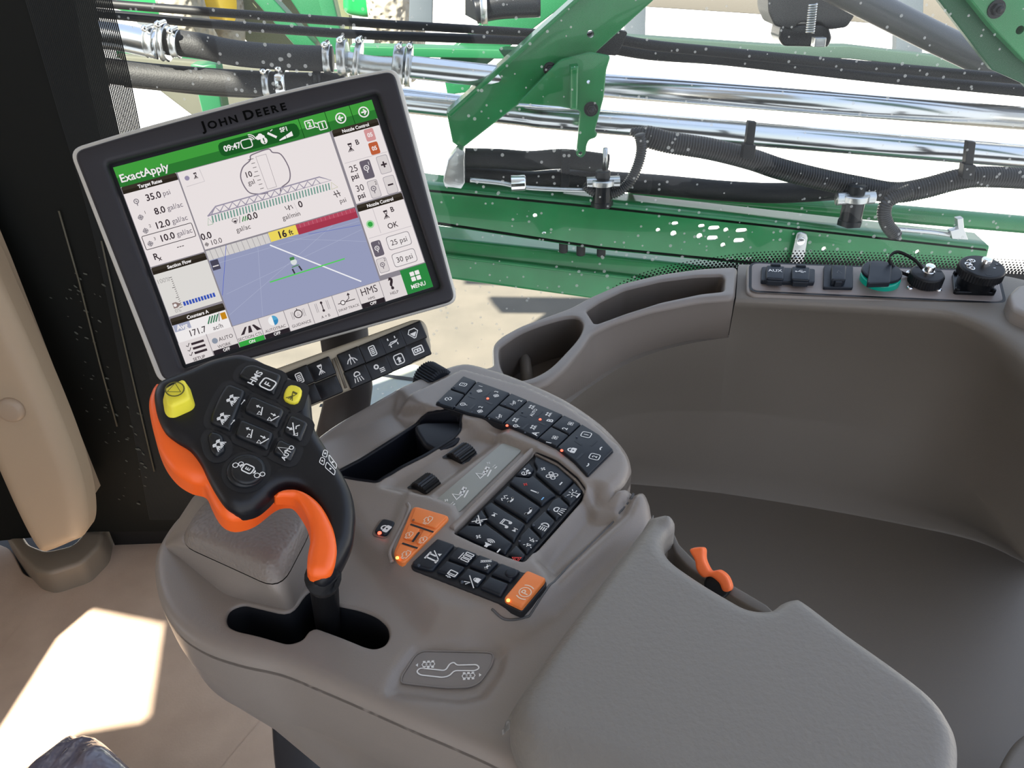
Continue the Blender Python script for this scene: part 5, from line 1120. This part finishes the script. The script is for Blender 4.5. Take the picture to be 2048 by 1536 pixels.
# round switch
c = fj.pxs(AJ((872, 1082)), .0)[0]
mb = MB(); R_ = np.linalg.norm(fj.pxs(AJ((872, 1082), (1030, 1110)))[1] - c); ribbon(mb, fj, circ(c[0], c[1], R_ * 1.1, 36), .003, .0003, 0, True); flat(mb, fj, circ(c[0], c[1], R_ * 1.1, 24), .00035); build('key_surround', mb, DEEP, lev)
c2 = fj.pxs(AJ((885, 1070)), .004)[0]
mb = MB(); pillow(mb, fj, circ(c[0], c[1], R_ * .98, 36), .0035, 0, .002); pillow(mb, fj, circ(c2[0], c2[1], R_ * .82, 32), .006, .003, .0015)
for a in (0, 1): pass
icon(mb, fj, 'E', c2, .0042, .0062, 1, ju, jv)
for x, y in ((805, 1035), (965, 1105)):
    p_ = fj.pxs(AJ((x - 8 if x < 880 else x + 8, y - 8 if x < 880 else y + 6)), .006)[0]; ribbon(mb, fj, circ(p_[0] - .001, p_[1], .0016, 8), .0005, .0062, 1, True); ribbon(mb, fj, circ(p_[0] + .002, p_[1] + .001, .0014, 8), .0005, .0062, 1, True)
build('round_switch', mb, [KM, WHITEI], lev)
# two yellow keys
P = fj.pxs(AJ((192, 378), (345, 300), (372, 318), (418, 468), (255, 540), (212, 505)), .011)
mb = MB(); pillow(mb, fj, rnd(ccw(P), .003, 4), .010, -.001, .003, flare=.002); p_ = fj.pxs(AJ((285, 402)), .0113)[0]; icon(mb, fj, 'triO', p_, .0062, .0113, 1, ju, jv)
build('stop_key', mb, [YELLOW, mat('dark printed symbol', (.10, .09, .01), .6)], lev, label='chunky yellow key with circled triangle')
P = [(1215, 375), (1338, 408), (1330, 470), (1288, 545), (1165, 505), (1172, 435)]
recess([(1205, 345), (1362, 385), (1305, 575), (1140, 520)], .001); mb = keyshape(fj, fj.pxs(AJ((1212, 372), (1342, 408), (1292, 548), (1160, 505))), .0035, -.002, .002, 0, .006); icon(mb, fj, 'nozzle', fj.pxs(AJ((1252, 462)), .0037)[0], .0042, .0037, 1, -jv, ju)
build('spray_key', mb, [YELLOW, _mats['dark printed symbol']], lev, label='square yellow key with nozzle symbol')
# printed label on the neck
mb = MB()
for P in ([(1508, 900), (1538, 912), (1528, 965), (1492, 950)], [(1485, 960), (1515, 975), (1505, 1030), (1468, 1005)], [(1548, 940), (1612, 1025), (1605, 1060), (1548, 985)], [(1530, 1000), (1600, 1072), (1592, 1112), (1516, 1045)]):
    Q = rnd(fj.pxs(AJ(*P), .0), .001, 3); ribbon(mb, fj, ccw(Q), .0005, .0004, 0, True); flat(mb, fj, circ(*Q.mean(0), .0007, 6), .0004)
build('printed_label', mb, WHITEI, lev)

# ================================================================== near the floor
bl = empty('rubber_bellows', PZ(600, 1500, .02), 'dark ribbed rubber bellows below the armrest console', 'bellows')
mb = MB(); f = hor(.0)
for k in range(9):
    z = .02 + .035 * k; P = hor(z).pxs([(556, 1432), (700, 1480), (1000, 1560), (1000, 1800), (620, 1800), (560, 1600)]); 
Pb = hor(.18).pxs([(551, 1436), (700, 1490), (1000, 1580), (1000, 1900), (640, 1900), (560, 1560)]); c = Pb.mean(0); rg = []
for k in range(19): rg.append(hor(.012 + .011 * k).W(rnd(c + (Pb - c) * (1 + (.028 if k % 2 else 0)), .03, 6)))
loft(mb, rg, 0, True, False, True); build('folds', mb, mat('dull rubber folds', (.03, .03, .035), .5), bl)
# crumpled dark plastic bag
mb = MB(); zb = .17; rs = np.random.RandomState(5)
PBG = hor(zb).pxs([(-60, 1640), (40, 1545), (85, 1495), (126, 1466), (142, 1456), (152, 1466), (168, 1462), (185, 1464), (230, 1500), (280, 1545), (360, 1640), (200, 1800), (0, 1780)])
from mathutils import noise
def crum(X): return np.array([.02 * noise.noise(Vector((x * 14, y * 9, 1.))) + .012 * abs(noise.noise(Vector((x * 40, y * 22, 4.)))) for x, y in X])
pillow(mb, hor(zb), resamp(PBG, .008), 0, -.15, .02, hfun=crum, sp=.006, K=5); build('plastic_bag', mb, mat('dark crumpled plastic film', (.15, .14, .18), .22, coat=.6, bump=('n', 22, .7, .03)), label='crumpled dark shiny plastic bag on the sunlit floor mat', cat='bag')
# ================================================================== OUTSIDE THE WINDOW
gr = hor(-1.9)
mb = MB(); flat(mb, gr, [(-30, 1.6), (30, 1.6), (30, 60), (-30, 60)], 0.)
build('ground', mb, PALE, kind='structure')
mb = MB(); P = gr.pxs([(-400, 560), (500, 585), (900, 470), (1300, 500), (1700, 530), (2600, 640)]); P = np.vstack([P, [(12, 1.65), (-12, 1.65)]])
pillow(mb, gr, P, .012, .0, 0); build('shaded_apron', mb, CONC, label='grey beige concrete slab seen below the lowest green beam', cat='concrete slab')

def slab(name, pts, Y, th, m, label, cat, r=0., holes=(), R=.004, parent=None, bolts=(), group=None, extra=None):
    f = ver(Y); P = f.pxs(pts); P = rnd(ccw(P), r, 4) if r else ccw(P); H = [f.pxs(h) if not callable(h) else h(f) for h in holes]
    mb = MB(); pillow(mb, f, P, 0, -th, R, holes=H, K=3, ds=.02 if not len(H) else .01, bottom=True)
    if parent is not None: return build(name, mb, m, parent)
    t = empty(name, f.w(*P.mean(0)), label, cat, group); build('plate', mb, m, t)
    for x, y, rp in bolts:
        c = f.px(x, y); r_ = rp * Y / FPX; mb = MB(); pillow(mb, f, circ(c[0], c[1], r_ * 1.15, 20), .004, -.002, .001); pillow(mb, f, circ(c[0], c[1], r_ * .8, 6), .016, .0, .003)
        cyl(mb, f.w(c[0], c[1], .014), f.w(c[0], c[1], .022), r_ * .45, 0, 12); build('bolt', mb, BLACKG, t)
    return t
def slot_(x, y, w_, h_=None):
    def g(f):
        c = f.px(x, y); k = 2.2 / FPX; a = w_ * k / 2; b = (h_ or w_) * k / 2
        return circ(c[0], c[1], a, 14) if h_ is None else rnd([(c[0] - a, c[1] - b), (c[0] + a, c[1] - b), (c[0] + a, c[1] + b), (c[0] - a, c[1] + b)], b, 5)
    return g
def pipe(name, pts, Y, dpx, m, label, cat, Y2=None, parent=None, n=20, smooth=True, group=None):
    Ys = np.linspace(Y, Y2 or Y, len(pts)); L = np.array([PY(x, y, q) for (x, y), q in zip(pts, Ys)])
    if smooth and len(pts) > 2: L = spl(L, 6, False)
    mb = MB(); tube(mb, L, dpx * .5 * L[:, 1] / FPX * 1.08, 0, n); return build(name, mb, m, parent, label, cat, group)
def corr(name, pts, Y, dpx, label, cat, taper=False):
    """corrugated conduit"""
    L = np.array([PY(x, y, Y) for x, y in pts]); L = spl(L, 10, False); L = evenly(L, 1000)
    s = np.r_[0, np.cumsum(np.linalg.norm(np.diff(L, axis=0), axis=1))]; R_ = dpx * .5 * Y / FPX * 1.05; pitch = max(.0062, R_ * .26)
    nn = int(s[-1] / pitch); t = []; r = []
    for k in range(nn):
        tp = min(1., .35 + k * .12) if taper else 1.
        for q, a in ((0, .80), (.22, 1), (.55, 1), (.75, .80)): t.append((k + q) * pitch); r.append(R_ * a * tp)
    L = np.stack([np.interp(t, s, L[:, k]) for k in range(3)], 1); mb = MB(); tube(mb, L, r, 0, 14); mb.s = [True] * len(mb.s)
    return build(name, mb, mat('shiny black conduit', (.02, .02, .021), .32), None, label, cat)
def clamp(x, y, dpx, wpx, Y, ang, label, m=STEELR, wing=None):
    """band clamp round a hose, its screw on top"""
    f = ver(Y); c = PY(x, y, Y); k = Y / FPX; a = math.radians(ang); d = f.u * math.cos(a) + f.v * math.sin(a)
    t = empty('hose_clamp', c, label, 'hose clamp', 'hose clamps'); mb = MB(); R_ = dpx * .5 * k
    w_ = wpx * .5 * k; tube(mb, [c - d * w_, c - d * w_ * .98, c - d * w_ * .8, c + d * w_ * .8, c + d * w_ * .98, c + d * w_], [R_ * .9, R_ * 1.06, R_ * 1.0, R_ * 1.0, R_ * 1.06, R_ * .9], 0, 28); build('band', mb, m, t)
    up = f.v * math.cos(a) - f.u * math.sin(a); mb = MB(); q = c + up * (R_ + .004) + f.n * .008; cyl(mb, q - f.n * .02, q + f.n * .02, .006, 0, 12); cyl(mb, q + f.n * .02, q + f.n * .027, .0085, 0, 6); build('clamp_screw', mb, CHROME, t)
Y0 = 2.2
# --- right side: stainless tubes
pipe('steel_tube', [(1195, 170), (2200, 249)], 2.26, 40, STEEL, 'upper polished stainless tube right of the green gusset plate', 'tube')
pipe('steel_tube', [(792, 131), (1040, 158), (1195, 171)], 2.14, 38, STEEL, 'short polished tube between the big clamp and the diagonal green beam', 'tube', 2.26)
pipe('steel_tube', [(760, 196), (1030, 226), (1200, 243), (2200, 325)], 2.24, 42, STEEL, 'lower polished stainless tube carrying the tied black conduit', 'tube')
mb = MB()
t_ = 'lower polished stainless tube carrying the tied black conduit'
# --- green structure
slab('diagonal_beam', [(893, 226), (1168, -20), (1330, -20), (1180, 116), (1110, 140), (1036, 210), (923, 298), (905, 285)], 2.16, .05, GREEN, 'broad bright green diagonal beam rising right from the monitor edge', 'beam', holes=[slot_(1181, 68, 13)], bolts=[(1100, 138, 11), (1098, 197, 11)])
mb = MB(); f = ver(2.15); P = f.pxs([(893, 226), (1168, -20), (1176, -16), (902, 233)]); pillow(mb, f, ccw(P), .012, -.06, .003); build('flange', mb, GREEN, [o for o in bpy.data.objects if o.name == 'diagonal_beam'][0])
slab('gusset_plate', [(1034, 207), (1120, 120), (1180, 104), (1222, 112), (1213, 140), (1208, 195), (1190, 262), (1196, 268), (1192, 276), (1178, 280), (1173, 292), (1172, 308), (1164, 317), (1152, 312), (1156, 272), (1160, 222), (1121, 214)], 2.13, .012, GREEN, 'green gusset plate with a hanging tab crossing the steel tubes', 'plate', r=.008, bolts=[(1182, 218, 12)], holes=[slot_(1161, 307, 8), slot_(1177, 164, 7)])
mb = MB(); f = ver(2.12); P = f.pxs([(1122, 132), (1156, 128), (1154, 214), (1121, 212)]); P2 = f.pxs([(1140, 130), (1155, 128), (1153, 216), (1139, 214)]); pillow(mb, f, ccw(P2), .03, -.01, .006); build('fold', mb, GREEN, [o for o in bpy.data.objects if o.name == 'gusset_plate'][0])
# lower channel beam with slots
hl = [slot_(1316, 460, 9), slot_(1350, 447, 13, 8), slot_(1347, 467, 12), slot_(1403, 452, 13, 8), slot_(1399, 472, 12), slot_(1428, 456, 23, 9), slot_(1425, 476, 22, 10), slot_(1452, 460, 10), slot_(1483, 461, 23, 9), slot_(1478, 481, 22, 10), slot_(1446, 490, 10), slot_(1648, 498, 10), slot_(1498, 517, 14, 6), slot_(1835, 504, 10), slot_(1070, 431, 9), slot_(1088, 466, 9, 5)]
web = slab('channel_beam', [(700, 352), (862, 378), (1200, 411), (1500, 444), (1978, 497), (1966, 545), (1740, 545), (1490, 528), (1200, 499), (887, 452), (700, 432)], 2.14, .008, GREEN, 'long green channel beam pierced by white-lit slots and holes', 'beam', holes=hl, R=.002)
mb = MB(); a = [PY(x, y, 2.14) for x, y in [(700, 350), (862, 376), (1200, 409), (1500, 442), (1978, 495)]]; b = [p + np.array([0, .09, .012]) for p in a]; c2 = [p + np.array([0, 0, -.012]) for p in a]
loft(mb, [np.array(c2), np.array(a), np.array(a) + [0, .004, .004], np.array(b), np.array(b) - [0, 0, .01]], 0, False, flip=True); build('flange', mb, GREEN, web)
mb = MB(); a = np.array([PY(x, y, 2.14) for x, y in [(700, 432), (887, 452), (1200, 499), (1490, 528), (1966, 560)]]); loft(mb, [a + [0, 0, .01], a, a + [0, .07, 0]], 0, False); build('flange', mb, GREEN, web)
pipe('round_rail', [(1255, 386), (1530, 405), (2200, 462)], 2.42, 34, GREEN, 'green round rail behind the slotted channel beam', 'beam', n=16)
slab('wide_beam', [(700, 452), (880, 476), (1300, 521), (1500, 545), (1900, 580), (1900, 680), (1178, 598), (880, 557), (700, 540)], 2.22, .10, GREEN, 'lowest wide green beam just above the concrete slab', 'beam', R=.012)
mb = MB(); tube(mb, [PY(x, y, 2.21) for x, y in [(700, 486), (880, 510), (1300, 560), (1900, 620)]], .006, 0, 10); build('ridge', mb, GREEN, [o for o in bpy.data.objects if o.name == 'wide_beam'][0])
# brackets
t = slab('bracket', [(1594, 468), (1600, 464), (1613, 467), (1617, 474), (1604, 545), (1577, 542)], 2.12, .006, STEELR, 'small zinc bracket bolted upright on the slotted beam', 'bracket', r=.004)
for x, y in ((1601, 482), (1592, 520)):
    f = ver(2.12); c = f.px(x, y); mb = MB(); pillow(mb, f, circ(c[0], c[1], .013, 16), .006, 0, .003); build('rivet', mb, CHROME, t)
slab('bent_bracket', [(886, 362), (896, 320), (916, 298), (929, 304), (930, 366), (922, 378), (890, 374)], 2.09, .05, STEELR, 'shiny bent bracket where the diagonal beam meets the channel beam', 'bracket', R=.004)
# upper right plates
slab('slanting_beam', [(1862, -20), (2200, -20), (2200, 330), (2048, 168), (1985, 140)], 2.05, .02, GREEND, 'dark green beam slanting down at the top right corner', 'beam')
slab('hinge_plate', [(1925, -20), (2200, -20), (2200, 240), (2048, 120), (1985, 55)], 2.0, .03, GREEN, 'bright green hinge plate in the top right corner', 'plate', bolts=[(1992, 18, 14)], holes=[slot_(2040, 60, 14)])
pipe('hydraulic_cylinder', [(1640, -40), (1760, 20), (1880, 80), (2060, 165)], 2.42, 48, mat('dusty grey cylinder', (.12, .12, .12), .35), 'dusty dark grey cylinder slanting behind the top right green plates', 'cylinder')
# cables
pipe('cable', [(150, 2), (219, 8), (450, 26), (700, 44), (900, 56), (1078, 67), (1200, 76)], 2.25, 14, RUBBER, 'topmost thin black cable crossing the window to the diagonal beam', 'cable')
pipe('cable', [(150, 20), (232, 30), (450, 50), (700, 68), (900, 76), (1078, 82), (1200, 90)], 2.3, 15, RUBBER, 'second thin black cable just under the topmost one', 'cable')
pipe('cable', [(1205, 72), (1300, 90), (1440, 104), (1600, 120), (1800, 138), (2200, 172)], 2.24, 17, RUBBER, 'upper black cable sagging right of the diagonal beam', 'cable')
pipe('cable', [(1205, 92), (1300, 108), (1440, 118), (1600, 136), (1800, 158), (2200, 196)], 2.29, 20, RUBBER, 'lower thick black cable right of the diagonal beam', 'cable')
pipe('cable', [(1068, 70), (1105, 40), (1162, -6), (1195, -30)], 2.22, 12, RUBBER, 'short black cable running up beside the diagonal beam', 'cable')
slab('cable_bracket', [(1160, 72), (1212, 56), (1256, 64), (1250, 80), (1234, 112), (1170, 108)], 2.20, .03, BLACK, 'black cable bracket behind the top of the gusset plate', 'bracket', r=.004)
# hoses on the left
pipe('steel_tube', [(150, 66), (235, 74), (318, 92)], 2.12, 44, STEEL, 'short polished tube entering the clamp at the upper left', 'tube')
clamp(303, 86, 50, 15, 2.12, -8, 'wide bright clamp at the end of the upper left steel tube')
clamp(330, 85, 62, 10, 2.12, -8, 'tall thin clamp ring beside the upper left steel tube')
clamp(352, 88, 46, 12, 2.11, -8, 'clamp on the left end of the upper black hose')
pipe('hose', [(335, 84), (400, 92), (470, 106), (560, 114), (665, 118)], 2.12, 42, HOSE, 'upper thick braided black hose above the monitor', 'hose')
clamp(656, 118, 50, 13, 2.12, -4, 'clamp on the right end of the upper black hose')
clamp(686, 116, 62, 16, 2.11, -4, 'wide clamp between the upper hose and the steel elbow')
pipe('hose_coupling', [(690, 122), (715, 128), (760, 134), (800, 136)], 2.14, 34, STEELR, 'worn steel elbow coupling above the monitor top edge', 'coupling')
clamp(716, 118, 66, 10, 2.12, -14, 'thin clamp ring on the steel elbow above the monitor')
clamp(798, 130, 66, 20, 2.12, -10, 'wide clamp on the left end of the short polished tube')
clamp(818, 133, 72, 9, 2.12, -10, 'tall clamp ring beside the top right corner of the monitor')
pipe('hose', [(150, 132), (265, 148), (400, 160), (540, 168), (690, 172)], 2.14, 42, HOSE, 'lower thick braided black hose disappearing behind the monitor', 'hose')
clamp(536, 168, 48, 12, 2.13, -4, 'clamp near the right end of the lower black hose')
clamp(566, 166, 54, 18, 2.13, -4, 'polished collar on the lower black hose behind the monitor', CHROME)
clamp(640, 158, 60, 14, 2.15, -4, 'black collar peeking over the monitor top edge', BLACKG)
pipe('conduit', [(250, 160), (330, 168), (430, 178), (560, 184)], 2.15, 24, RUBBER, 'thin dark conduit under the lower black hose', 'conduit')
# conduits on the right
corr('corrugated_conduit', [(1262, 262), (1330, 283), (1420, 298), (1500, 318), (1560, 338), (1640, 358), (1720, 374), (1790, 385), (1850, 376), (1920, 358), (1990, 354), (2200, 366)], 2.13, 41, 'thick black corrugated conduit sagging under the lower steel tube', 'conduit', True)
corr('corrugated_conduit', [(1279, 268), (1283, 300), (1272, 340), (1252, 372), (1222, 388), (1190, 384), (1168, 366)], 2.08, 21, 'thin corrugated conduit looping down to the nozzle valve', 'conduit')
corr('corrugated_conduit', [(1822, 380), (1795, 392), (1774, 405), (1768, 428), (1776, 452), (1790, 470), (1786, 478)], 2.07, 27, 'short corrugated conduit hanging in a hook near the right', 'conduit')
for x, y, a_, lb in ((1502, 272, 8, 'black cable tie round the lower tube, left of the two'), (1940, 312, 8, 'black cable tie round the lower tube, right of the two')):
    t = empty('cable_tie', PY(x, y, 2.1), lb, 'cable tie', 'cable ties on the steel tube'); f = ver(2.09)
    mb = MB(); P = f.pxs([(x - 6, y - 30), (x + 10, y - 28), (x + 4, y + 20), (x - 12, y + 18)]); pillow(mb, f, ccw(P), .006, -.012, .002); build('strap', mb, BLACK, t)
    mb = MB(); P = f.pxs([(x - 16, y + 14), (x + 8, y + 17), (x + 4, y + 46), (x - 20, y + 42)]); pillow(mb, f, ccw(P), .012, -.012, .002); build('clip', mb, BLACK, t)
pipe('hose', [(925, 316), (1000, 318), (1060, 322), (1130, 318), (1215, 328)], 2.2, 36, HOSE, 'upper of two black hoses right of the shiny bent bracket', 'hose')
pipe('hose', [(925, 352), (1000, 356), (1060, 362), (1130, 358), (1215, 362), (1300, 368)], 2.22, 36, HOSE, 'lower of two black hoses right of the shiny bent bracket', 'hose')
pipe('hose', [(1262, 366), (1340, 372), (1450, 382), (1560, 386), (1700, 378)], 2.24, 38, HOSE, 'grey black hose running behind the corrugated conduit', 'hose')
pipe('rod', [(940, 360), (1000, 366), (1060, 376), (1200, 382)], 2.1, 9, STEELR, 'thin bright rod over the channel beam top', 'rod')
pipe('rod', [(1790, 458), (1860, 464), (1915, 472)], 2.1, 9, STEELR, 'thin grey rod near the right end of the channel beam', 'rod')
# nozzle valves
def valve(x, y, s, label):
    t = empty('nozzle_valve', PY(x, y, 2.08), label, 'nozzle valve'); k = 2.08 / FPX; f = ver(2.08)
    c = PY(x, y, 2.08); z = f.v; mb = MB(); cyl(mb, c - z * 34 * k * s, c + z * 4 * k * s, 20 * k * s, 0, 20, bev=.003); cyl(mb, c - z * 44 * k * s, c - z * 34 * k * s, 24 * k * s, 0, 6); build('valve_body', mb, BLACKG, t)
    mb = MB(); cyl(mb, c + z * 4 * k * s, c + z * 16 * k * s, 26 * k * s, 0, 24, bev=.003); cyl(mb, c - f.u * 34 * k * s + z * 8 * k, c + f.u * 36 * k * s + z * 8 * k, 12 * k * s, 0, 16); build('collar', mb, STEELR, t)
    mb = MB(); cyl(mb, c + z * 16 * k * s, c + z * 32 * k * s, 16 * k * s, 0, 18); build('neck', mb, BLACK, t)
valve(1205, 372, .95, 'black nozzle valve where the thin conduit loops')
valve(1708, 404, 1.1, 'black and silver nozzle valve under the thick conduit')
pipe('stud', [(1209, 340), (1211, 296)], 2.1, 9, STEELR, 'bright upright stud above the left nozzle valve', 'stud', smooth=False)
t = empty('hose_tie', PY(1131, 340, 2.17), 'black tie strapping the two hoses together', 'cable tie'); mb = MB(); f = ver(2.14); P = f.pxs([(1124, 302), (1140, 302), (1138, 376), (1122, 376)]); pillow(mb, f, ccw(P), .004, -.02, .002); build('strap', mb, BLACK, t)
t = empty('rod_clamp', PY(1037, 368, 2.1), 'small bright clamp on the rod left of the hose tie', 'clamp'); mb = MB(); c = PY(1037, 366, 2.08); cyl(mb, c - [.02, 0, 0], c + [.02, 0, 0], .022, 0, 18, bev=.004); build('ring', mb, CHROME, t)
t = empty('rod_end', PY(1915, 470, 2.1), 'bright fork end on the rod beside the bright right end', 'rod end'); mb = MB(); f = ver(2.09); P = f.pxs([(1898, 460), (1914, 456), (1912, 436), (1924, 434), (1926, 456), (1934, 478), (1902, 476)]); pillow(mb, f, ccw(P), .008, -.01, .002); build('fork', mb, STEELR, t)
# feet under the channel beam
for x, y, lb in ((1127, 494, 'left'), (1162, 500, 'middle'), (1203, 502, 'right')):
    mb = MB(); a = PY(x, y - 18, 2.17); cyl(mb, a, a - [0, 0, .045], .0135, 0, 16, bev=.003); build('rubber_stud', mb, RUBBER, None, f'black stud under the channel beam, {lb} of the row of three', 'stud', 'studs under the channel beam')
# background boom members behind the cables
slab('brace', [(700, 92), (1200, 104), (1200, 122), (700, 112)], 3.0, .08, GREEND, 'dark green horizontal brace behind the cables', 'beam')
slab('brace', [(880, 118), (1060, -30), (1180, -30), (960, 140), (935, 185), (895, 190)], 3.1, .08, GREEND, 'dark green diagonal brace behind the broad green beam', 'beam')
slab('actuator_block', [(930, -30), (1090, -30), (1085, 30), (985, 60), (930, 30)], 3.2, .1, BLACK, 'black actuator block at the top above the cables', 'actuator')
pipe('actuator', [(950, 20), (1000, 10), (1080, 6)], 2.9, 44, BLACKG, 'black round actuator with a bright clamp at the top', 'actuator'); clamp(968, 18, 52, 12, 2.88, 0, 'bright vertical clamp on the black actuator')
slab('weathered_rail', [(1230, 70), (1560, 92), (1700, 92), (2200, 150), (2200, 172), (1700, 118), (1560, 112), (1230, 96)], 3.0, .06, mat('weathered green rail', (.022, .045, .035), .7), 'weathered grey green rail behind the upper cables', 'rail')
slab('post', [(1253, -30), (1293, -30), (1290, 96), (1250, 92)], 4.2, .05, mat('blue grey galvanised steel', (.055, .068, .08), .6), 'blue grey upright post left of the black valve block', 'post')
slab('post', [(1797, -30), (1848, -30), (1845, 112), (1792, 110)], 4.2, .05, _mats['blue grey galvanised steel'], 'blue grey upright post right of the black valve block', 'post')
slab('post', [(820, -30), (866, -30), (864, 60), (817, 56)], 4.2, .05, _mats['blue grey galvanised steel'], 'blue grey upright post above the steel elbow', 'post')
slab('crossbeam', [(1293, -30), (2000, -30), (2000, 92), (1880, 62), (1850, 56), (1710, 44), (1540, 30), (1293, 14)], 4.4, .1, mat('dusty beige beam', (.10, .09, .075), .8), 'dusty beige beam across the top behind the valve block', 'beam')
# valve block with spring, seen from below
vb = empty('valve_block', PY(1625, 40, 2.6), 'black valve block with a coil spring at the top centre right', 'valve block'); f = ver(2.6)
mb = MB(); P = f.pxs([(1536, -30), (1710, -30), (1712, 30), (1695, 55), (1660, 60), (1640, 45), (1600, 45), (1585, 60), (1550, 52), (1538, 25)]); pillow(mb, f, rnd(ccw(P), .01, 3), 0, -.12, .008, bottom=True); build('block', mb, BLACK, vb)
mb = MB(); P = f.pxs([(1566, 50), (1560, 78), (1570, 94), (1660, 96), (1668, 78), (1660, 50)]); pillow(mb, f, rnd(ccw(P), .01, 3), -.01, -.1, .01, bottom=True); build('clamp_block', mb, BLACKG, vb)
mb = MB(); q = np.linspace(0, 12 * 2 * math.pi, 240); a = PY(1626, 8, 2.5); b = PY(1620, 66, 2.5); L = a + (b - a) * (q / q[-1])[:, None] + .011 * (np.cos(q)[:, None] * f.u + np.sin(q)[:, None] * f.n); tube(mb, L, .0028, 0, 6); build('spring', mb, STEELR, vb)
mb = MB(); P = f.pxs([(1608, 66), (1630, 66), (1628, 84), (1606, 84)]); pillow(mb, ver(2.5), ccw(P), 0, -.03, .003); build('clip', mb, STEELR, vb)
# ------------------------------------------------------------------ machine beyond, upper left
tr2 = empty('tractor', PY(560, 60, 5.0), 'green and yellow machine parked beyond the hoses at the upper left', 'tractor')
def part(name, pts, Y, th, m, R=.01, r=.0): 
    f = ver(Y); P = ccw(f.pxs(pts)); P = rnd(P, r, 4) if r else P; mb = MB(); pillow(mb, f, P, 0, -th, R, ds=.05, bottom=True); return build(name, mb, m, tr2)
TREAD = mat('dusty tyre rubber', (.30, .27, .22), .9, bump=('v', 30, 1., .03)); YEL = mat('yellow wheel rim', (.85, .55, .02), .45)
for x, y, lb in ((402, -20, 0), (793, -10, 1)):
    c = PY(x, y, 5.2); mb = MB(); q = np.linspace(0, 2 * math.pi, 40)[:-1]; ring = []
    R1, R2 = .42, .13
    for a in q:
        o2 = c + np.array([0, R1 * math.cos(a) * .9, R1 * math.sin(a)]) * [1, 1, .9]; d = (o2 - c) / np.linalg.norm(o2 - c); b = np.linspace(0, 2 * math.pi, 13)[:-1]
        ring.append(o2 + R2 * (np.cos(b)[:, None] * d + np.sin(b)[:, None] * np.array([1., 0, 0])))
    loft(mb, ring + [ring[0]], 0); build('tyre', mb, TREAD, tr2)
    mb = MB(); cyl(mb, c + [.02, 0, 0], c + [.15, 0, 0], .20, 0, 30, bev=.02); build('wheel_rim', mb, YEL, tr2)
part('hood', [(230, -30), (400, -30), (390, 26), (330, 34), (260, 30), (230, 20)], 5.0, .5, GREEN, .03)
part('fender', [(270, 36), (380, 34), (392, 62), (300, 58), (270, 54)], 5.1, .3, mat('white panel', (.75, .75, .72), .6), .02)
part('fuel_tank', [(684, -30), (764, -30), (762, 14), (750, 30), (734, 38), (684, 30)], 5.0, .4, GREEN, .04, .05)
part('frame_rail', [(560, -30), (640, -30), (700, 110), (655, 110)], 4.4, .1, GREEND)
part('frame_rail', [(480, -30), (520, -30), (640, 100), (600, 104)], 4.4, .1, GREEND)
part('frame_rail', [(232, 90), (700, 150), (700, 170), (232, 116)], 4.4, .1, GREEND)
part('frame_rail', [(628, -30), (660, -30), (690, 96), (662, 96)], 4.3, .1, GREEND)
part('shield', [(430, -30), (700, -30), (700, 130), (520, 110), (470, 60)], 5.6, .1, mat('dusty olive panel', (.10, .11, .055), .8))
part('frame_rail', [(380, 130), (430, 130), (450, 250), (410, 250)], 3.6, .1, GREEND)
part('shield', [(230, 110), (700, 150), (700, 260), (395, 240), (290, 160)], 4.0, .06, mat('shade tinted olive panel', (.07, .07, .05), .8))  # darker olive copy, with the shade painted into its colour
# ------------------------------------------------------------------ step platform under the window
st = empty('step_platform', PY(780, 800, 1.5), 'grey ribbed step platform outside below the monitor keys', 'step'); f = hor(-.35)
mb = MB(); P = f.pxs([(560, 960), (660, 880), (720, 745), (830, 728), (1000, 790), (1100, 900), (900, 1000)]); pillow(mb, f, ccw(P), 0, -.05, .004); build('deck', mb, mat('blue grey step', (.30, .34, .35), .6, var=(8, (.38, .38, .30), 5)), st)
mb = MB()
for a, b in (((640, 812), (905, 822)), ((640, 852), (860, 862)), ((740, 748), (960, 778))): ribbon(mb, f, f.pxs([a, b]), .02, .003)
build('tread_slot', mb, DEEP, st)
